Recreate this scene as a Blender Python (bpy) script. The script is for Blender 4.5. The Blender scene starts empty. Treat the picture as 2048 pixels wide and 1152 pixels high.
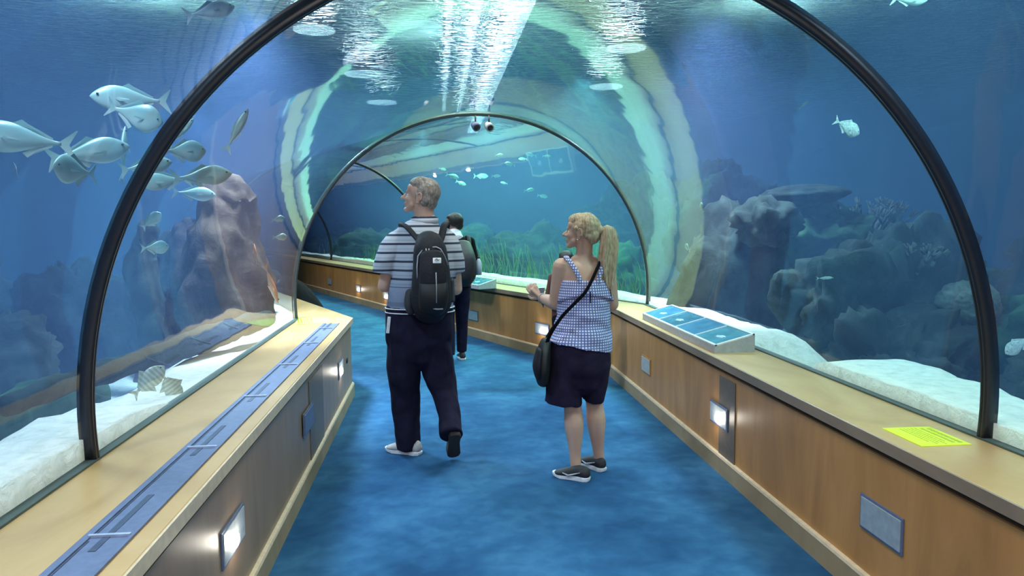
import bpy, bmesh, math, random
from mathutils import Vector, Matrix, noise, Euler
C = bpy.context.scene.collection
S = bpy.context.scene
PI = math.pi
random.seed(7)
def V(*a): return Vector(a)

# ------------------------------------------------------------------ camera
F = 1534.7; PITCH = .0869; YAW = .0957; ROLL = -.0095; CAMZ = 1.6
_fw = V(math.sin(YAW)*math.cos(PITCH), math.cos(YAW)*math.cos(PITCH), -math.sin(PITCH))
_r0 = V(math.cos(YAW), -math.sin(YAW), 0); _u0 = _r0.cross(_fw)
_rt = _r0*math.cos(ROLL)+_u0*math.sin(ROLL); _up = -_r0*math.sin(ROLL)+_u0*math.cos(ROLL)
cam = bpy.data.cameras.new('camera'); camo = bpy.data.objects.new('camera', cam); C.objects.link(camo)
m = Matrix((( _rt.x, _up.x, -_fw.x, 0), (_rt.y, _up.y, -_fw.y, 0), (_rt.z, _up.z, -_fw.z, CAMZ), (0, 0, 0, 1)))
camo.matrix_world = m
cam.sensor_width = 36; cam.lens = F/2048*36; cam.clip_start = .05; cam.clip_end = 200
S.camera = camo
def ray(px, py): return _fw*F+_rt*(px-1024)-_up*(py-576)
def at(px, py, y):                      # point of the place at distance y along the hall
    d = ray(px, py); return V(0, 0, CAMZ)+d*(y/d.y)

# ------------------------------------------------------------------ materials
def nodes(name):
    mt = bpy.data.materials.new(name); mt.use_nodes = True
    nt = mt.node_tree; return mt, nt, nt.nodes['Principled BSDF']
def ramp(nt, fac, stops):
    r = nt.nodes.new('ShaderNodeValToRGB'); e = r.color_ramp.elements
    while len(e) < len(stops): e.new(.5)
    for i, (p, c) in enumerate(stops): e[i].position = p; e[i].color = (*c, 1)
    nt.links.new(fac, r.inputs[0]); return r.outputs[0]
def coord(nt, kind='Object', scale=(1, 1, 1)):
    t = nt.nodes.new('ShaderNodeTexCoord'); mp = nt.nodes.new('ShaderNodeMapping'); mp.inputs['Scale'].default_value = scale
    nt.links.new(t.outputs[kind], mp.inputs[0]); return mp.outputs[0]
def noiz(nt, vec, scale, detail=4, dist=0, rough=.5):
    n = nt.nodes.new('ShaderNodeTexNoise'); n.inputs['Scale'].default_value = scale; n.inputs['Detail'].default_value = detail
    n.inputs['Distortion'].default_value = dist; n.inputs['Roughness'].default_value = rough
    nt.links.new(vec, n.inputs['Vector']); return n.outputs['Fac']
def bump(nt, b, h, strength, dist=.01):
    n = nt.nodes.new('ShaderNodeBump'); n.inputs['Strength'].default_value = strength; n.inputs['Distance'].default_value = dist
    nt.links.new(h, n.inputs['Height']); nt.links.new(n.outputs[0], b.inputs['Normal']); return n
def plain(name, c, rough=.6, metal=0, spec=.5, var=.12, scale=30, bumpy=0):
    mt, nt, b = nodes(name)
    v = coord(nt); f = noiz(nt, v, scale)
    nt.links.new(ramp(nt, f, [(.3, tuple(x*(1-var) for x in c)), (.7, tuple(min(1, x*(1+var)) for x in c))]), b.inputs['Base Color'])
    b.inputs['Roughness'].default_value = rough; b.inputs['Metallic'].default_value = metal
    b.inputs['Specular IOR Level'].default_value = spec
    if bumpy: bump(nt, b, f, bumpy)
    return mt
def wood(name, c1, c2, c3, scale, rough=.38, spec=.5):
    mt, nt, b = nodes(name)
    v = coord(nt, 'Object', scale); f = noiz(nt, v, 2.2, 6, 1.2, .6)
    nt.links.new(ramp(nt, f, [(.25, c1), (.5, c2), (.75, c3)]), b.inputs['Base Color'])
    b.inputs['Roughness'].default_value = rough; b.inputs['Specular IOR Level'].default_value = spec
    bump(nt, b, noiz(nt, v, 14), .05, .003)
    return mt
M = {}
M['wood_top'] = wood('pale_maple_top', (.42, .25, .10), (.54, .35, .15), (.62, .43, .21), (1.2, .5, 1), .33)
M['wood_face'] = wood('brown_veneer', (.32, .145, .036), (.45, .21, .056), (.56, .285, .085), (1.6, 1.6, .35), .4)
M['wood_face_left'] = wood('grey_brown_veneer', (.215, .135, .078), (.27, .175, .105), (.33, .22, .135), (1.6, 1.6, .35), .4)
M['wood_edge'] = wood('brown_ledge_edge', (.20, .14, .09), (.26, .185, .12), (.33, .24, .16), (2, .6, 2), .4)
M['gap'] = plain('dark_shadow_groove', (.06, .035, .02), .7)
M['base'] = wood('maple_baseboard', (.24, .17, .09), (.33, .24, .13), (.40, .30, .17), (1, 1, 1), .45)
M['bead'] = plain('pale_baseboard_bead', (.62, .50, .34), .4)
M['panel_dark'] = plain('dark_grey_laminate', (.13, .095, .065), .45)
M['alu'] = plain('brushed_aluminium', (.13, .16, .27), .5, .3)
M['alu_dark'] = plain('dark_aluminium_slot', (.05, .065, .12), .5, .3)
M['alu_bar'] = plain('bright_aluminium_bar', (.45, .52, .68), .4, .4)
M['seal'] = plain('black_rubber_seal', (.012, .014, .022), .35, 0, .5)
M['ring_silver'] = plain('dark_silver_seal', (.075, .09, .095), .3, .4)
M['grout'] = plain('dark_green_sealant', (.06, .09, .085), .6)
M['steel'] = plain('brushed_steel_plate', (.5, .53, .53), .4, .5)
M['steel_dull'] = plain('dull_grey_plate', (.42, .46, .44), .5, .2)
M['black'] = plain('black_plastic', (.012, .012, .014), .4)
M['white_rim'] = plain('white_enamel_rim', (.8, .86, .9), .35)
M['housing'] = plain('grey_enamel_housing', (.42, .44, .47), .45)
def carpet():
    mt, nt, b = nodes('blue_carpet')
    v = coord(nt)
    big = noiz(nt, v, 1.7, 3, .6); mid = noiz(nt, v, 9, 5, .3); fine = noiz(nt, v, 420, 2)
    mx = nt.nodes.new('ShaderNodeMath'); mx.operation = 'MULTIPLY_ADD'; mx.inputs[1].default_value = .55
    nt.links.new(big, mx.inputs[0])
    m2 = nt.nodes.new('ShaderNodeMath'); m2.operation = 'MULTIPLY'; m2.inputs[1].default_value = .3; nt.links.new(mid, m2.inputs[0])
    nt.links.new(m2.outputs[0], mx.inputs[2])
    m3 = nt.nodes.new('ShaderNodeMath'); m3.operation = 'MULTIPLY_ADD'; m3.inputs[1].default_value = .15
    nt.links.new(fine, m3.inputs[0]); nt.links.new(mx.outputs[0], m3.inputs[2])
    nt.links.new(ramp(nt, m3.outputs[0], [(.36, (.012, .060, .145)), (.5, (.022, .095, .205)), (.64, (.042, .145, .275))]), b.inputs['Base Color'])
    b.inputs['Roughness'].default_value = .95; b.inputs['Specular IOR Level'].default_value = .15
    bump(nt, b, fine, .4, .004)
    return mt
M['carpet'] = carpet()
def rockmat(name, c1, c2, c3, scale=3):
    mt, nt, b = nodes(name)
    v = coord(nt); f = noiz(nt, v, scale, 7, .5, .65)
    nt.links.new(ramp(nt, f, [(.3, c1), (.5, c2), (.72, c3)]), b.inputs['Base Color'])
    b.inputs['Roughness'].default_value = .9; b.inputs['Specular IOR Level'].default_value = .2
    bump(nt, b, f, .6, .05)
    return mt
M['rock_green'] = rockmat('mossy_green_rock', (.008, .026, .014), (.026, .066, .034), (.07, .14, .065))
M['rock_brown'] = rockmat('brown_rock', (.02, .012, .008), (.055, .034, .024), (.14, .10, .075), 5)
M['rock_teal'] = rockmat('weathered_grey_rock', (0.012, 0.018, 0.017), (0.027, 0.036, 0.033), (0.060, 0.078, 0.072))
M['rock_dark'] = rockmat('dark_rock', (.008, .014, .013), (.018, .028, .026), (.05, .07, .06))
M['rock_beige'] = rockmat('beige_sandstone', (.36, .30, .20), (.50, .43, .30), (.62, .55, .42), 2)
M['algae'] = rockmat('pale_green_algae', (.30, .46, .34), (.42, .60, .46), (.55, .72, .58), 8)
M['sand'] = rockmat('white_coral_sand', (.62, .66, .58), (.78, .80, .72), (.86, .88, .80), 14)
M['coral'] = rockmat('olive_coral', (0.035, 0.056, 0.028), (0.070, 0.105, 0.056), (0.126, 0.168, 0.098), 9)
M['coral_pale'] = rockmat('pale_coral', (0.059, 0.073, 0.069), (0.108, 0.127, 0.118), (0.176, 0.206, 0.186), 9)
M['kelp'] = plain('olive_weed', (.10, .20, .07), .6, var=.35, scale=6)
def tankwall():
    mt, nt, b = nodes('deep_blue_tank_paint')
    v = coord(nt); f = noiz(nt, v, .5, 4)
    nt.links.new(ramp(nt, f, [(.3, (.005, .012, .055)), (.7, (.009, .019, .085))]), b.inputs['Base Color'])
    b.inputs['Roughness'].default_value = .95; b.inputs['Specular IOR Level'].default_value = 0
    return mt
M['tank'] = tankwall()
def emit(name, c, s):
    mt = bpy.data.materials.new(name); mt.use_nodes = True; nt = mt.node_tree; nt.nodes.clear()
    o = nt.nodes.new('ShaderNodeOutputMaterial'); e = nt.nodes.new('ShaderNodeEmission'); e.inputs[0].default_value = (*c, 1); e.inputs[1].default_value = s
    nt.links.new(e.outputs[0], o.inputs[0]); return mt
def glassmat(name, ior=1.45, tint=(1, 1, 1), rough=.02, bump_s=.0, gain=1.0):
    mt = bpy.data.materials.new(name); mt.use_nodes = True; nt = mt.node_tree; nt.nodes.clear()
    o = nt.nodes.new('ShaderNodeOutputMaterial'); t = nt.nodes.new('ShaderNodeBsdfTransparent'); t.inputs[0].default_value = (*tint, 1)
    g = nt.nodes.new('ShaderNodeBsdfGlossy'); g.inputs['Roughness'].default_value = rough
    fr = nt.nodes.new('ShaderNodeLayerWeight'); fr.inputs[0].default_value = .5      # Schlick reflectance of a thin pane, the same from both sides
    pw = nt.nodes.new('ShaderNodeMath'); pw.operation = 'POWER'; pw.inputs[1].default_value = 4.6; nt.links.new(fr.outputs['Facing'], pw.inputs[0])
    gm = nt.nodes.new('ShaderNodeMath'); gm.operation = 'MULTIPLY_ADD'; gm.inputs[1].default_value = gain; gm.inputs[2].default_value = .04; gm.use_clamp = True
    nt.links.new(pw.outputs[0], gm.inputs[0])
    mx = nt.nodes.new('ShaderNodeMixShader'); nt.links.new(gm.outputs[0], mx.inputs[0]); nt.links.new(t.outputs[0], mx.inputs[1]); nt.links.new(g.outputs[0], mx.inputs[2])
    if bump_s:
        v = coord(nt); f = noiz(nt, v, 1.6, 2); b = nt.nodes.new('ShaderNodeBump'); b.inputs['Strength'].default_value = bump_s; b.inputs['Distance'].default_value = .05
        nt.links.new(f, b.inputs['Height']); nt.links.new(b.outputs[0], g.inputs['Normal'])
    nt.links.new(mx.outputs[0], o.inputs[0]); return mt
M['acrylic'] = glassmat('clear_acrylic', 1.4, (.95, .98, .98), .03, .05, 1.0)

# ------------------------------------------------------------------ object helpers
def tag(o, label=None, cat=None, group=None, kind=None):
    if label: o['label'] = label
    if cat: o['category'] = cat
    if group: o['group'] = group
    if kind: o['kind'] = kind
    return o
def empty(name, loc=(0, 0, 0), rz=0):
    o = bpy.data.objects.new(name, None); C.objects.link(o); o.location = loc; o.rotation_euler = (0, 0, rz); o.empty_display_size = .1; return o
def mesh(name, verts, faces, mat, parent=None, smooth=False, mats=None, fm=None):
    me = bpy.data.meshes.new(name); me.from_pydata([tuple(v) for v in verts], [], faces); me.update()
    for x in (mats or [mat]): me.materials.append(x)
    o = bpy.data.objects.new(name, me); C.objects.link(o)
    if parent: o.parent = parent
    if smooth:
        for p in me.polygons: p.use_smooth = True
    if fm:
        for p, i in zip(me.polygons, fm): p.material_index = i
    return o
def frombm(name, bm, mat, parent=None, smooth=False):
    bmesh.ops.recalc_face_normals(bm, faces=bm.faces)
    me = bpy.data.meshes.new(name); bm.to_mesh(me); bm.free(); me.materials.append(mat)
    if smooth:
        for p in me.polygons: p.use_smooth = True
    o = bpy.data.objects.new(name, me); C.objects.link(o)
    if parent: o.parent = parent
    return o
def boxbm(bm, c, s, rot=None, bevel=0):
    r = bmesh.ops.create_cube(bm, size=1); vs = r['verts']
    for v in vs: v.co = Vector((v.co.x*s[0], v.co.y*s[1], v.co.z*s[2]))
    if bevel:
        es = list({e for v in vs for e in v.link_edges})
        g = bmesh.ops.bevel(bm, geom=es, offset=bevel, segments=2, affect='EDGES', profile=.6)
        vs = list({v for f in g['faces'] for v in f.verts} | {v for v in vs if v.is_valid})
    for v in vs:
        if rot: v.co = rot @ v.co
        v.co += Vector(c)
    return vs
def box(name, c, s, mat, parent=None, rot=None, bevel=.002):
    bm = bmesh.new(); boxbm(bm, c, s, rot, bevel); return frombm(name, bm, mat, parent)
def tubebm(bm, pts, radii, seg=12, caps=True, flat=None):
    """tapered tube along pts; flat=(a,b) per-ring stretch of the two cross axes"""
    pts = [Vector(p) for p in pts]; rings = []
    t0 = (pts[1]-pts[0]).normalized(); n = t0.orthogonal().normalized()
    if abs(t0.z) < .9: n = V(0, 0, 1).cross(t0).normalized()
    else: n = V(1, 0, 0)-t0*t0.x; n.normalize()
    for i, p in enumerate(pts):
        t = (pts[min(i+1, len(pts)-1)]-pts[max(i-1, 0)]).normalized()
        n = (n-t*n.dot(t)).normalized(); b = t.cross(n)
        r = radii[i] if hasattr(radii, '__len__') else radii
        ra, rb = (r if hasattr(r, '__len__') else (r, r))
        rings.append([bm.verts.new(p+n*math.cos(a)*ra+b*math.sin(a)*rb) for a in [2*PI*k/seg for k in range(seg)]])
    for i in range(len(rings)-1):
        for k in range(seg):
            bm.faces.new((rings[i][k], rings[i][(k+1) % seg], rings[i+1][(k+1) % seg], rings[i+1][k]))
    if caps: bm.faces.new(rings[0][::-1]); bm.faces.new(rings[-1])
def tube(name, pts, radii, mat, parent=None, seg=12, smooth=True):
    bm = bmesh.new(); tubebm(bm, pts, radii, seg); return frombm(name, bm, mat, parent, smooth)
def copy_tree(o, parent=None):
    c = o.copy(); C.objects.link(c)
    if parent: c.parent = parent
    for ch in list(o.children): copy_tree(ch, c)
    return c

# ------------------------------------------------------------------ the hall: one straight run, then a bend of 23.5 degrees to the left
CX = .418; CY = 7.40; R0 = 1.72; ZS = .89; HB = .727
DR = V(-.399, .917, 0); LT = V(.917, .399, 0)
MI = .208
def st(which, u, z=0):
    """point at lateral offset u: 'a' start, 'k' the bend, or a distance along the second run"""
    if which == 'a': return V(CX+u, -1.6, z)
    if which == 'k': return V(CX+u, CY+MI*u, z)
    p = V(CX, CY, 0)+DR*which+LT*u; p.z = z; return p
def sweep(name, prof, stations, mat, parent=None, closed=True, smooth=False):
    verts = []; faces = []; n = len(prof)
    for s in stations:
        for u, z in prof: verts.append(st(s, u, z))
    for i in range(len(stations)-1):
        for k in range(n if closed else n-1):
            a, b = i*n+k, i*n+(k+1) % n
            faces.append((a, b, b+n, a+n))
    if closed:
        faces.append(tuple(range(n))[::-1]); faces.append(tuple(range((len(stations)-1)*n, len(stations)*n)))
    o = mesh(name, verts, faces, mat, parent, smooth)
    bm = bmesh.new(); bm.from_mesh(o.data); bmesh.ops.recalc_face_normals(bm, faces=bm.faces); bm.to_mesh(o.data); bm.free()
    return o
END = 19.0
T3, T4 = 5.35, 11.3
ST = ['a', 'k', END]
o = sweep('floor', [(-1.9, -.1), (1.9, -.1), (1.9, 0), (-1.9, 0)], ST, M['carpet']); tag(o, kind='structure')

def parapet(side):
    left = side < 0
    uf = -(.816+CX) if left else 1.76-CX            # front face
    root = empty('timber_parapet', st('a', uf))
    lab = ('low grey-brown timber parapet on the left, with the metal track in its ledge' if left else
           'low brown timber parapet on the right, carrying the four-picture display panel')
    tag(root, lab, 'low wall')
    inv = root.location.copy()
    def P(name, prof, mat, stn=ST, closed=True):
        o = sweep(name, prof, stn, mat, None, closed); o.parent = root
        for v in o.data.vertices: v.co -= inv
        return o
    s = side; W = R0+.02
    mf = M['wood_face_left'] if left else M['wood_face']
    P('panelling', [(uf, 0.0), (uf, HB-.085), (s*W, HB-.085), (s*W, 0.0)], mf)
    P('shadow_groove', [(uf+s*.012, HB-.085), (uf+s*.012, HB-.05), (s*W, HB-.05), (s*W, HB-.085)], M['gap'])
    f = uf-s*.018
    P('ledge', [(f, HB-.05), (f, HB-.004), (f+s*.004, HB), (s*W, HB), (s*W, HB-.05)], M['wood_top'])
    P('ledge_edge', [(f-s*.006, HB-.052), (f-s*.006, HB-.003), (f, HB-.001), (f, HB-.052)], M['bead'] if left else M['wood_edge'])
    P('baseboard', [(uf, 0), (uf-s*.02, 0), (uf-s*.02, .105), (uf, .105)], M['base'])
    P('baseboard_bead', [(uf, .105), (uf-s*.022, .105), (uf-s*.018, .118), (uf, .122)], M['bead'])
    P('sealant_line', [(s*(R0-.03), HB), (s*(R0-.03), HB+.008), (s*W, HB+.008), (s*W, HB)], M['grout'])
    return root, P, uf
parL, PL, uL = parapet(-1)
parR, PR, uR = parapet(1)
# darker inset panels of the fronts (one per side), a bit proud of the veneer
def inset(P, uf, s, y0, y1):
    pass
def localbox(root, c, size, mat, name, bevel=.002, rot=None):
    o = box(name, V(*c)-root.location, size, mat, root, rot, bevel); return o
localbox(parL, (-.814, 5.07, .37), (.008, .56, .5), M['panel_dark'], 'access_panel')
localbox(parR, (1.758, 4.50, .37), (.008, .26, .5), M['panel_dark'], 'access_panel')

# metal track let into the left ledge
tr = empty('metal_track', (-.93, 2.6, HB)); tag(tr, 'long grey-blue metal track with slots and cross bars lying in the left ledge', 'track')
def trk(name, x0, x1, y0, y1, z0, z1, mat, bevel=.001):
    return box(name, V((x0+x1)/2, (y0+y1)/2, (z0+z1)/2)-tr.location, (x1-x0, y1-y0, z1-z0), mat, tr, None, bevel)
trk('track_bed', -.995, -.868, -1.2, 6.72, HB-.002, HB+.004, M['alu'])
trk('side_rail', -1.0, -.978, -1.2, 6.72, HB, HB+.009, M['alu'])
trk('side_rail', -.874, -.862, -1.2, 6.72, HB, HB+.008, M['alu'])
ys = [-.5, .4, 1.3, 2.18, 3.03, 3.91, 4.78, 5.62, 6.40]
for i, y in enumerate(ys):
    trk('cross_bar', -.985, -.872, y-.006, y+.006, HB+.004, HB+.012, M['alu_bar'], .0005)
    trk('slot', -.945, -.925, y-.10, y+.33, HB+.0042, HB+.0055, M['alu_dark'], 0)
    trk('slot', -.975, -.971, y+.02, y+.85 if i < 8 else y+.3, HB+.0042, HB+.0055, M['alu_dark'], 0)

# ------------------------------------------------------------------ acrylic tunnel
def arc(r, a0, a1, n): return [(r*math.cos(a0+(a1-a0)*i/n), ZS+r*math.sin(a0+(a1-a0)*i/n)) for i in range(n+1)]
A0 = -math.asin((ZS-.3)/R0); AB = -math.asin((ZS-HB)/R0)
def shell(name, stn):
    o = sweep(name, arc(R0, A0, PI-A0, 72), stn, M['acrylic'], None, False, True); return tag(o, kind='structure')
shell('window_1', ['a', 'k'])
shell('window_2', ['k', T3]); shell('window_3', [T3, T4]); shell('window_4', [T4, END])
def ringpt(base, which, a, r):
    u = r*math.cos(a); z = ZS+r*math.sin(a)
    if which == 'y': return V(CX+u, base-.047*(CX+u), z)
    if which == 'k': return V(CX+u, CY+MI*.8*u-.0, z)
    return st(base, u, z)
def ring(base, which, label, w, dpt=.03, mt='seal'):
    verts = []; faces = []; n = 96
    ax = V(0, 1, 0) if which == 'y' else (V(-.2, .98, 0) if which == 'k' else DR)
    prof = [(-w/2, R0-dpt+.008), (-w/2+.006, R0-dpt), (-.004, R0-dpt), (0, R0-dpt+.006), (.004, R0-dpt), (w/2-.006, R0-dpt), (w/2, R0-dpt+.008), (w/2, R0+.03), (-w/2, R0+.03)]
    c = ringpt(base, which, AB, R0); org = V((ringpt(base, which, AB, R0).x+ringpt(base, which, PI-AB, R0).x)/2, (c.y+ringpt(base, which, PI-AB, R0).y)/2, HB)
    for i in range(n+1):
        a = AB+(PI-2*AB)*i/n
        for t, r in prof: verts.append(ringpt(base, which, a, r)+ax*t-org)
    k = len(prof)
    for i in range(n):
        for j in range(k): faces.append((i*k+j, i*k+(j+1) % k, (i+1)*k+(j+1) % k, (i+1)*k+j))
    faces.append(tuple(range(k))[::-1]); faces.append(tuple(range(n*k, n*k+k)))
    o = mesh('seal_ring', verts, faces, M[mt], None, True); o.location = org
    return tag(o, label, 'ring', 'black seal rings between the acrylic panels')
ring(2.87, 'y', 'thick black arched seal ring of the tunnel nearest to the viewer', .040, .022)
ring(CY, 'k', 'black arched seal ring at the bend of the tunnel, framing the far tank', .024, .012, 'ring_silver')
ring(T3, 's', 'black arched seal ring past the bend, its right leg behind the man', .03, .015)
ring(T4, 's', 'farthest thin black seal ring, above the far brown wall lights', .03, .015)

# ------------------------------------------------------------------ the tank
XA, XB, YA, YB, ZT, ZF = -10.6, 11, -3, 29, 3.6, 0.0
def quad(name, vs, mat): return mesh(name, vs, [(0, 1, 2, 3)], mat)
def slab(name, a, b, mat):
    c = (Vector(a)+Vector(b))/2; s = Vector(b)-Vector(a); return tag(box(name, c, s, mat, None, None, 0), kind='structure')
slab('wall_left', (XA-.2, YA, -.3), (XA, YB, 5.2), M['tank']); slab('wall_right', (XB, YA, -.3), (XB+.2, YB, 5.2), M['tank'])
slab('wall_back', (XA-.2, YB, -.3), (XB+.2, YB+.2, 5.2), plain('teal_tank_paint', (.008, .060, .062), .95, spec=0, var=.5, scale=.4)); slab('wall_front', (XA-.2, YA-.2, -.3), (XB+.2, YA, 5.2), M['tank'])
slab('ceiling', (XA-.2, YA-.2, 5.2), (XB+.2, YB+.2, 5.4), plain('pale_ceiling_paint', (.45, .50, .50), .9, var=.4, scale=1.3))
# sand bed
def sandpos(side, u, f):
    if f < 0: return V(CX+u, -1.6+(CY+MI*u+1.6)*(f+1), 0)
    return st('k', u).lerp(st(END+1.5, u), f)
def sm(a, b, x):
    t = max(0, min(1, (x-a)/(b-a))); return t*t*(3-2*t)
def sandbed(side):
    us = [-.004, .001, .05, .1, .16, .22, .28, .34, .4, .47, .55, .65, .78, .95, 1.2, 1.6, 2.2, 3, 4, 5.2, 7 if side < 0 else 9]
    nf = 260; verts = []; faces = []
    for i in range(nf+1):
        f = -1+2*i/nf
        for d in us:
            p = sandpos(side, side*(R0+.012+d), f)
            n1 = noise.noise(V(p.x*.9, p.y*.9, 3.1*side)); n2 = noise.noise(V(p.x*5, p.y*5, 7)); n3 = noise.noise(V(p.x*.35, p.y*1.1, 11.))
            edge = (.30 if side < 0 else .45-.17*sm(4.9, 5.6, p.y))+.14*n3+.05*n2
            h = .80+.035*n1+.012*n2-(.13 if side < 0 else 0)*sm(3.3, 4.3, p.y)*sm(7.2, 6.4, p.y)
            h -= .035*(side > 0)*sm(5, 5.8, p.y)*sm(9, 8, p.y)
            h = h*(1-sm(edge, edge+.85, d))+(.10+.10*n1)*sm(edge, edge+.85, d)
            if side > 0: h -= .38*sm(.62, .1, abs(p.y-4.72))
            verts.append((p.x, p.y, .60 if d < 0 else max(h, .02)))
    k = len(us)
    for i in range(nf):
        for j in range(k-1): faces.append((i*k+j, i*k+j+1, (i+1)*k+j+1, (i+1)*k+j))
    o = mesh('sand_bed', verts, faces, M['sand'], None, True)
    return tag(o, 'pale coral sand heaped against the %s acrylic wall' % ('left' if side < 0 else 'right'), 'sand', kind='stuff')
sandbed(-1); sandbed(1)
bm = bmesh.new(); boxbm(bm, ((XA+XB)/2, (YA+YB)/2, -.15), (XB-XA, YB-YA, .1)); o = frombm('floor', bm, M['rock_dark']); tag(o, kind='structure')

# water body (volume) with the tunnel cut out of it
def water():
    bm = bmesh.new()
    boxbm(bm, ((XA+XB)/2, (YA+YB)/2, (ZT-.12)/2+.0), (XB-XA-.02, YB-YA-.02, ZT+.12-.02))
    rr = R0+.004
    prof = arc(rr, A0, PI-A0, 72)+[(-rr*math.cos(A0), -.09), (rr*math.cos(A0), -.09)]
    rings = []
    for s in ('a', 'k', END): rings.append([bm.verts.new(st(s, u, z)) for u, z in prof])
    n = len(prof); fs = []
    for i in range(2):
        for k in range(n): fs.append(bm.faces.new((rings[i][k], rings[i][(k+1) % n], rings[i+1][(k+1) % n], rings[i+1][k])))
    fs.append(bm.faces.new(rings[0][::-1])); fs.append(bm.faces.new(rings[-1]))
    bmesh.ops.recalc_face_normals(bm, faces=fs)
    bmesh.ops.reverse_faces(bm, faces=fs)
    me = bpy.data.meshes.new('water'); bm.to_mesh(me); bm.free()
    mt = bpy.data.materials.new('tank_water'); mt.use_nodes = True; nt = mt.node_tree; nt.nodes.clear()
    o = nt.nodes.new('ShaderNodeOutputMaterial'); a = nt.nodes.new('ShaderNodeVolumeAbsorption'); s = nt.nodes.new('ShaderNodeVolumeScatter'); ad = nt.nodes.new('ShaderNodeAddShader')
    a.inputs['Color'].default_value = (.0, .55, .85, 1); a.inputs['Density'].default_value = .10
    s.inputs['Color'].default_value = (.32, .49, 1, 1); s.inputs['Density'].default_value = .046; s.inputs['Anisotropy'].default_value = .0
    nt.links.new(a.outputs[0], ad.inputs[0]); nt.links.new(s.outputs[0], ad.inputs[1]); nt.links.new(ad.outputs[0], o.inputs['Volume'])
    me.materials.append(mt); ob = bpy.data.objects.new('water', me); C.objects.link(ob)
    tag(ob, 'clear blue water filling the tank around the tunnel', 'water', kind='stuff')
water()
# rippled water surface
def surface():
    nx, ny = 2, 2
    verts = [(XA, YA, ZT), (XB, YA, ZT), (XB, YB, ZT), (XA, YB, ZT)]
    o = mesh('water_surface', verts, [(0, 1, 2, 3)], None or M['acrylic'])
    mt = bpy.data.materials.new('rippled_surface'); mt.use_nodes = True; nt = mt.node_tree; nt.nodes.clear()
    out = nt.nodes.new('ShaderNodeOutputMaterial'); t = nt.nodes.new('ShaderNodeBsdfTransparent'); t.inputs[0].default_value = (.8, .95, .97, 1)
    g = nt.nodes.new('ShaderNodeBsdfRefraction'); g.inputs['Roughness'].default_value = .03; g.inputs['IOR'].default_value = 1.06
    gl = nt.nodes.new('ShaderNodeBsdfGlossy'); gl.inputs['Roughness'].default_value = .05; gl.inputs['Color'].default_value = (.8, .95, .95, 1)
    v = coord(nt, 'Object', (1.0, 2.2, 1)); f = noiz(nt, v, 5.5, 3, .8)
    b = nt.nodes.new('ShaderNodeBump'); b.inputs['Strength'].default_value = .6; b.inputs['Distance'].default_value = .10
    nt.links.new(f, b.inputs['Height']); nt.links.new(b.outputs[0], g.inputs['Normal']); nt.links.new(b.outputs[0], gl.inputs['Normal'])
    m1 = nt.nodes.new('ShaderNodeMixShader'); m1.inputs[0].default_value = .94; nt.links.new(t.outputs[0], m1.inputs[1]); nt.links.new(g.outputs[0], m1.inputs[2])
    m2 = nt.nodes.new('ShaderNodeMixShader'); m2.inputs[0].default_value = .35; nt.links.new(m1.outputs[0], m2.inputs[1]); nt.links.new(gl.outputs[0], m2.inputs[2])
    nt.links.new(m2.outputs[0], out.inputs[0]); o.data.materials[0] = mt
    tag(o, 'rippled surface of the tank water overhead, lamps glittering in it', 'water surface', kind='stuff')
surface()
# lamps above the water, followed by unseen added lights
def strip(x, y0, y1, w, s, lab, z=4.0, c=(.85, .95, 1)):
    r = empty('strip_lamp', (x, (y0+y1)/2, z)); tag(r, lab, 'lamp', 'strip lamps over the water')
    box('lamp_tube', (0, 0, 0), (w, y1-y0, .03), emit('strip_lamp_glow', c, s), r, None, 0)
    for yy in (-.4, .4): box('hanger', (0, (y1-y0)*yy, .63), (.02, .02, 1.14), M['housing'], r, None, 0)
    box('lamp_housing', (0, 0, .05), (w+.06, y1-y0+.06, .06), M['housing'], r, None, .005)
    return r
strip(.98, 7.5, 21, .26, 26, 'broad brilliant strip lamp over the water, just right of the middle')
strip(.50, 8, 18, .08, 24, 'thin strip lamp over the water, left of the broad one')
strip(.18, 8, 17, .07, 18, 'thin faint strip lamp over the water, left of centre')
def roundlamp(x, y, r_, lab):
    r = empty('round_lamp', (x, y, 4.02)); tag(r, lab, 'lamp', 'round lamps over the water')
    for nm, rr, z, h, mt in (('lamp_glass', r_, 0, .02, emit('round_lamp_glow', (.9, .98, 1), 22)), ('lamp_shade', r_+.05, .10, .18, M['housing'])):
        bm = bmesh.new(); bmesh.ops.create_cone(bm, cap_ends=True, segments=32, radius1=rr, radius2=rr*(1 if z == 0 else .6), depth=h); o = frombm(nm, bm, mt, r); o.location = (0, 0, z)
    tube('cord', [V(0, 0, .18), V(0, 0, 1.18)], .01, M['black'], r, 8)
for x, y, r_, lab in ((-1.5, 10.1, .26, 'round lamp over the water glittering high left, beside the top of the near ring'), (-1.17, 13, .3, 'round lamp over the water glittering left, second from the top'), (-1.08, 16, .3, 'round lamp over the water glittering left, just above the ring at the bend'),
                      (2.7, 10.9, .28, 'round lamp over the water glittering high on the right'), (3.1, 14, .3, 'round lamp over the water glittering right, lower than its neighbour')):
    roundlamp(x, y, r_, lab)
def spot(x, y, z, e, c, ang=130, size=.25, tx=0, ty=0):  # unseen spots added just under the surface to light tank and tunnel
    l = bpy.data.lights.new('added_spot', 'SPOT'); l.spot_size = math.radians(ang); l.spot_blend = .6; l.shadow_soft_size = size; l.energy = e; l.color = c
    o = bpy.data.objects.new('added_spot', l); C.objects.link(o); o.location = (x, y, z); o.rotation_euler = (math.radians(ty), math.radians(tx), 0); return o
BL = (.66, .80, 1); TE = (.36, 1, .62); WA = (1, .93, .82)
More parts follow.
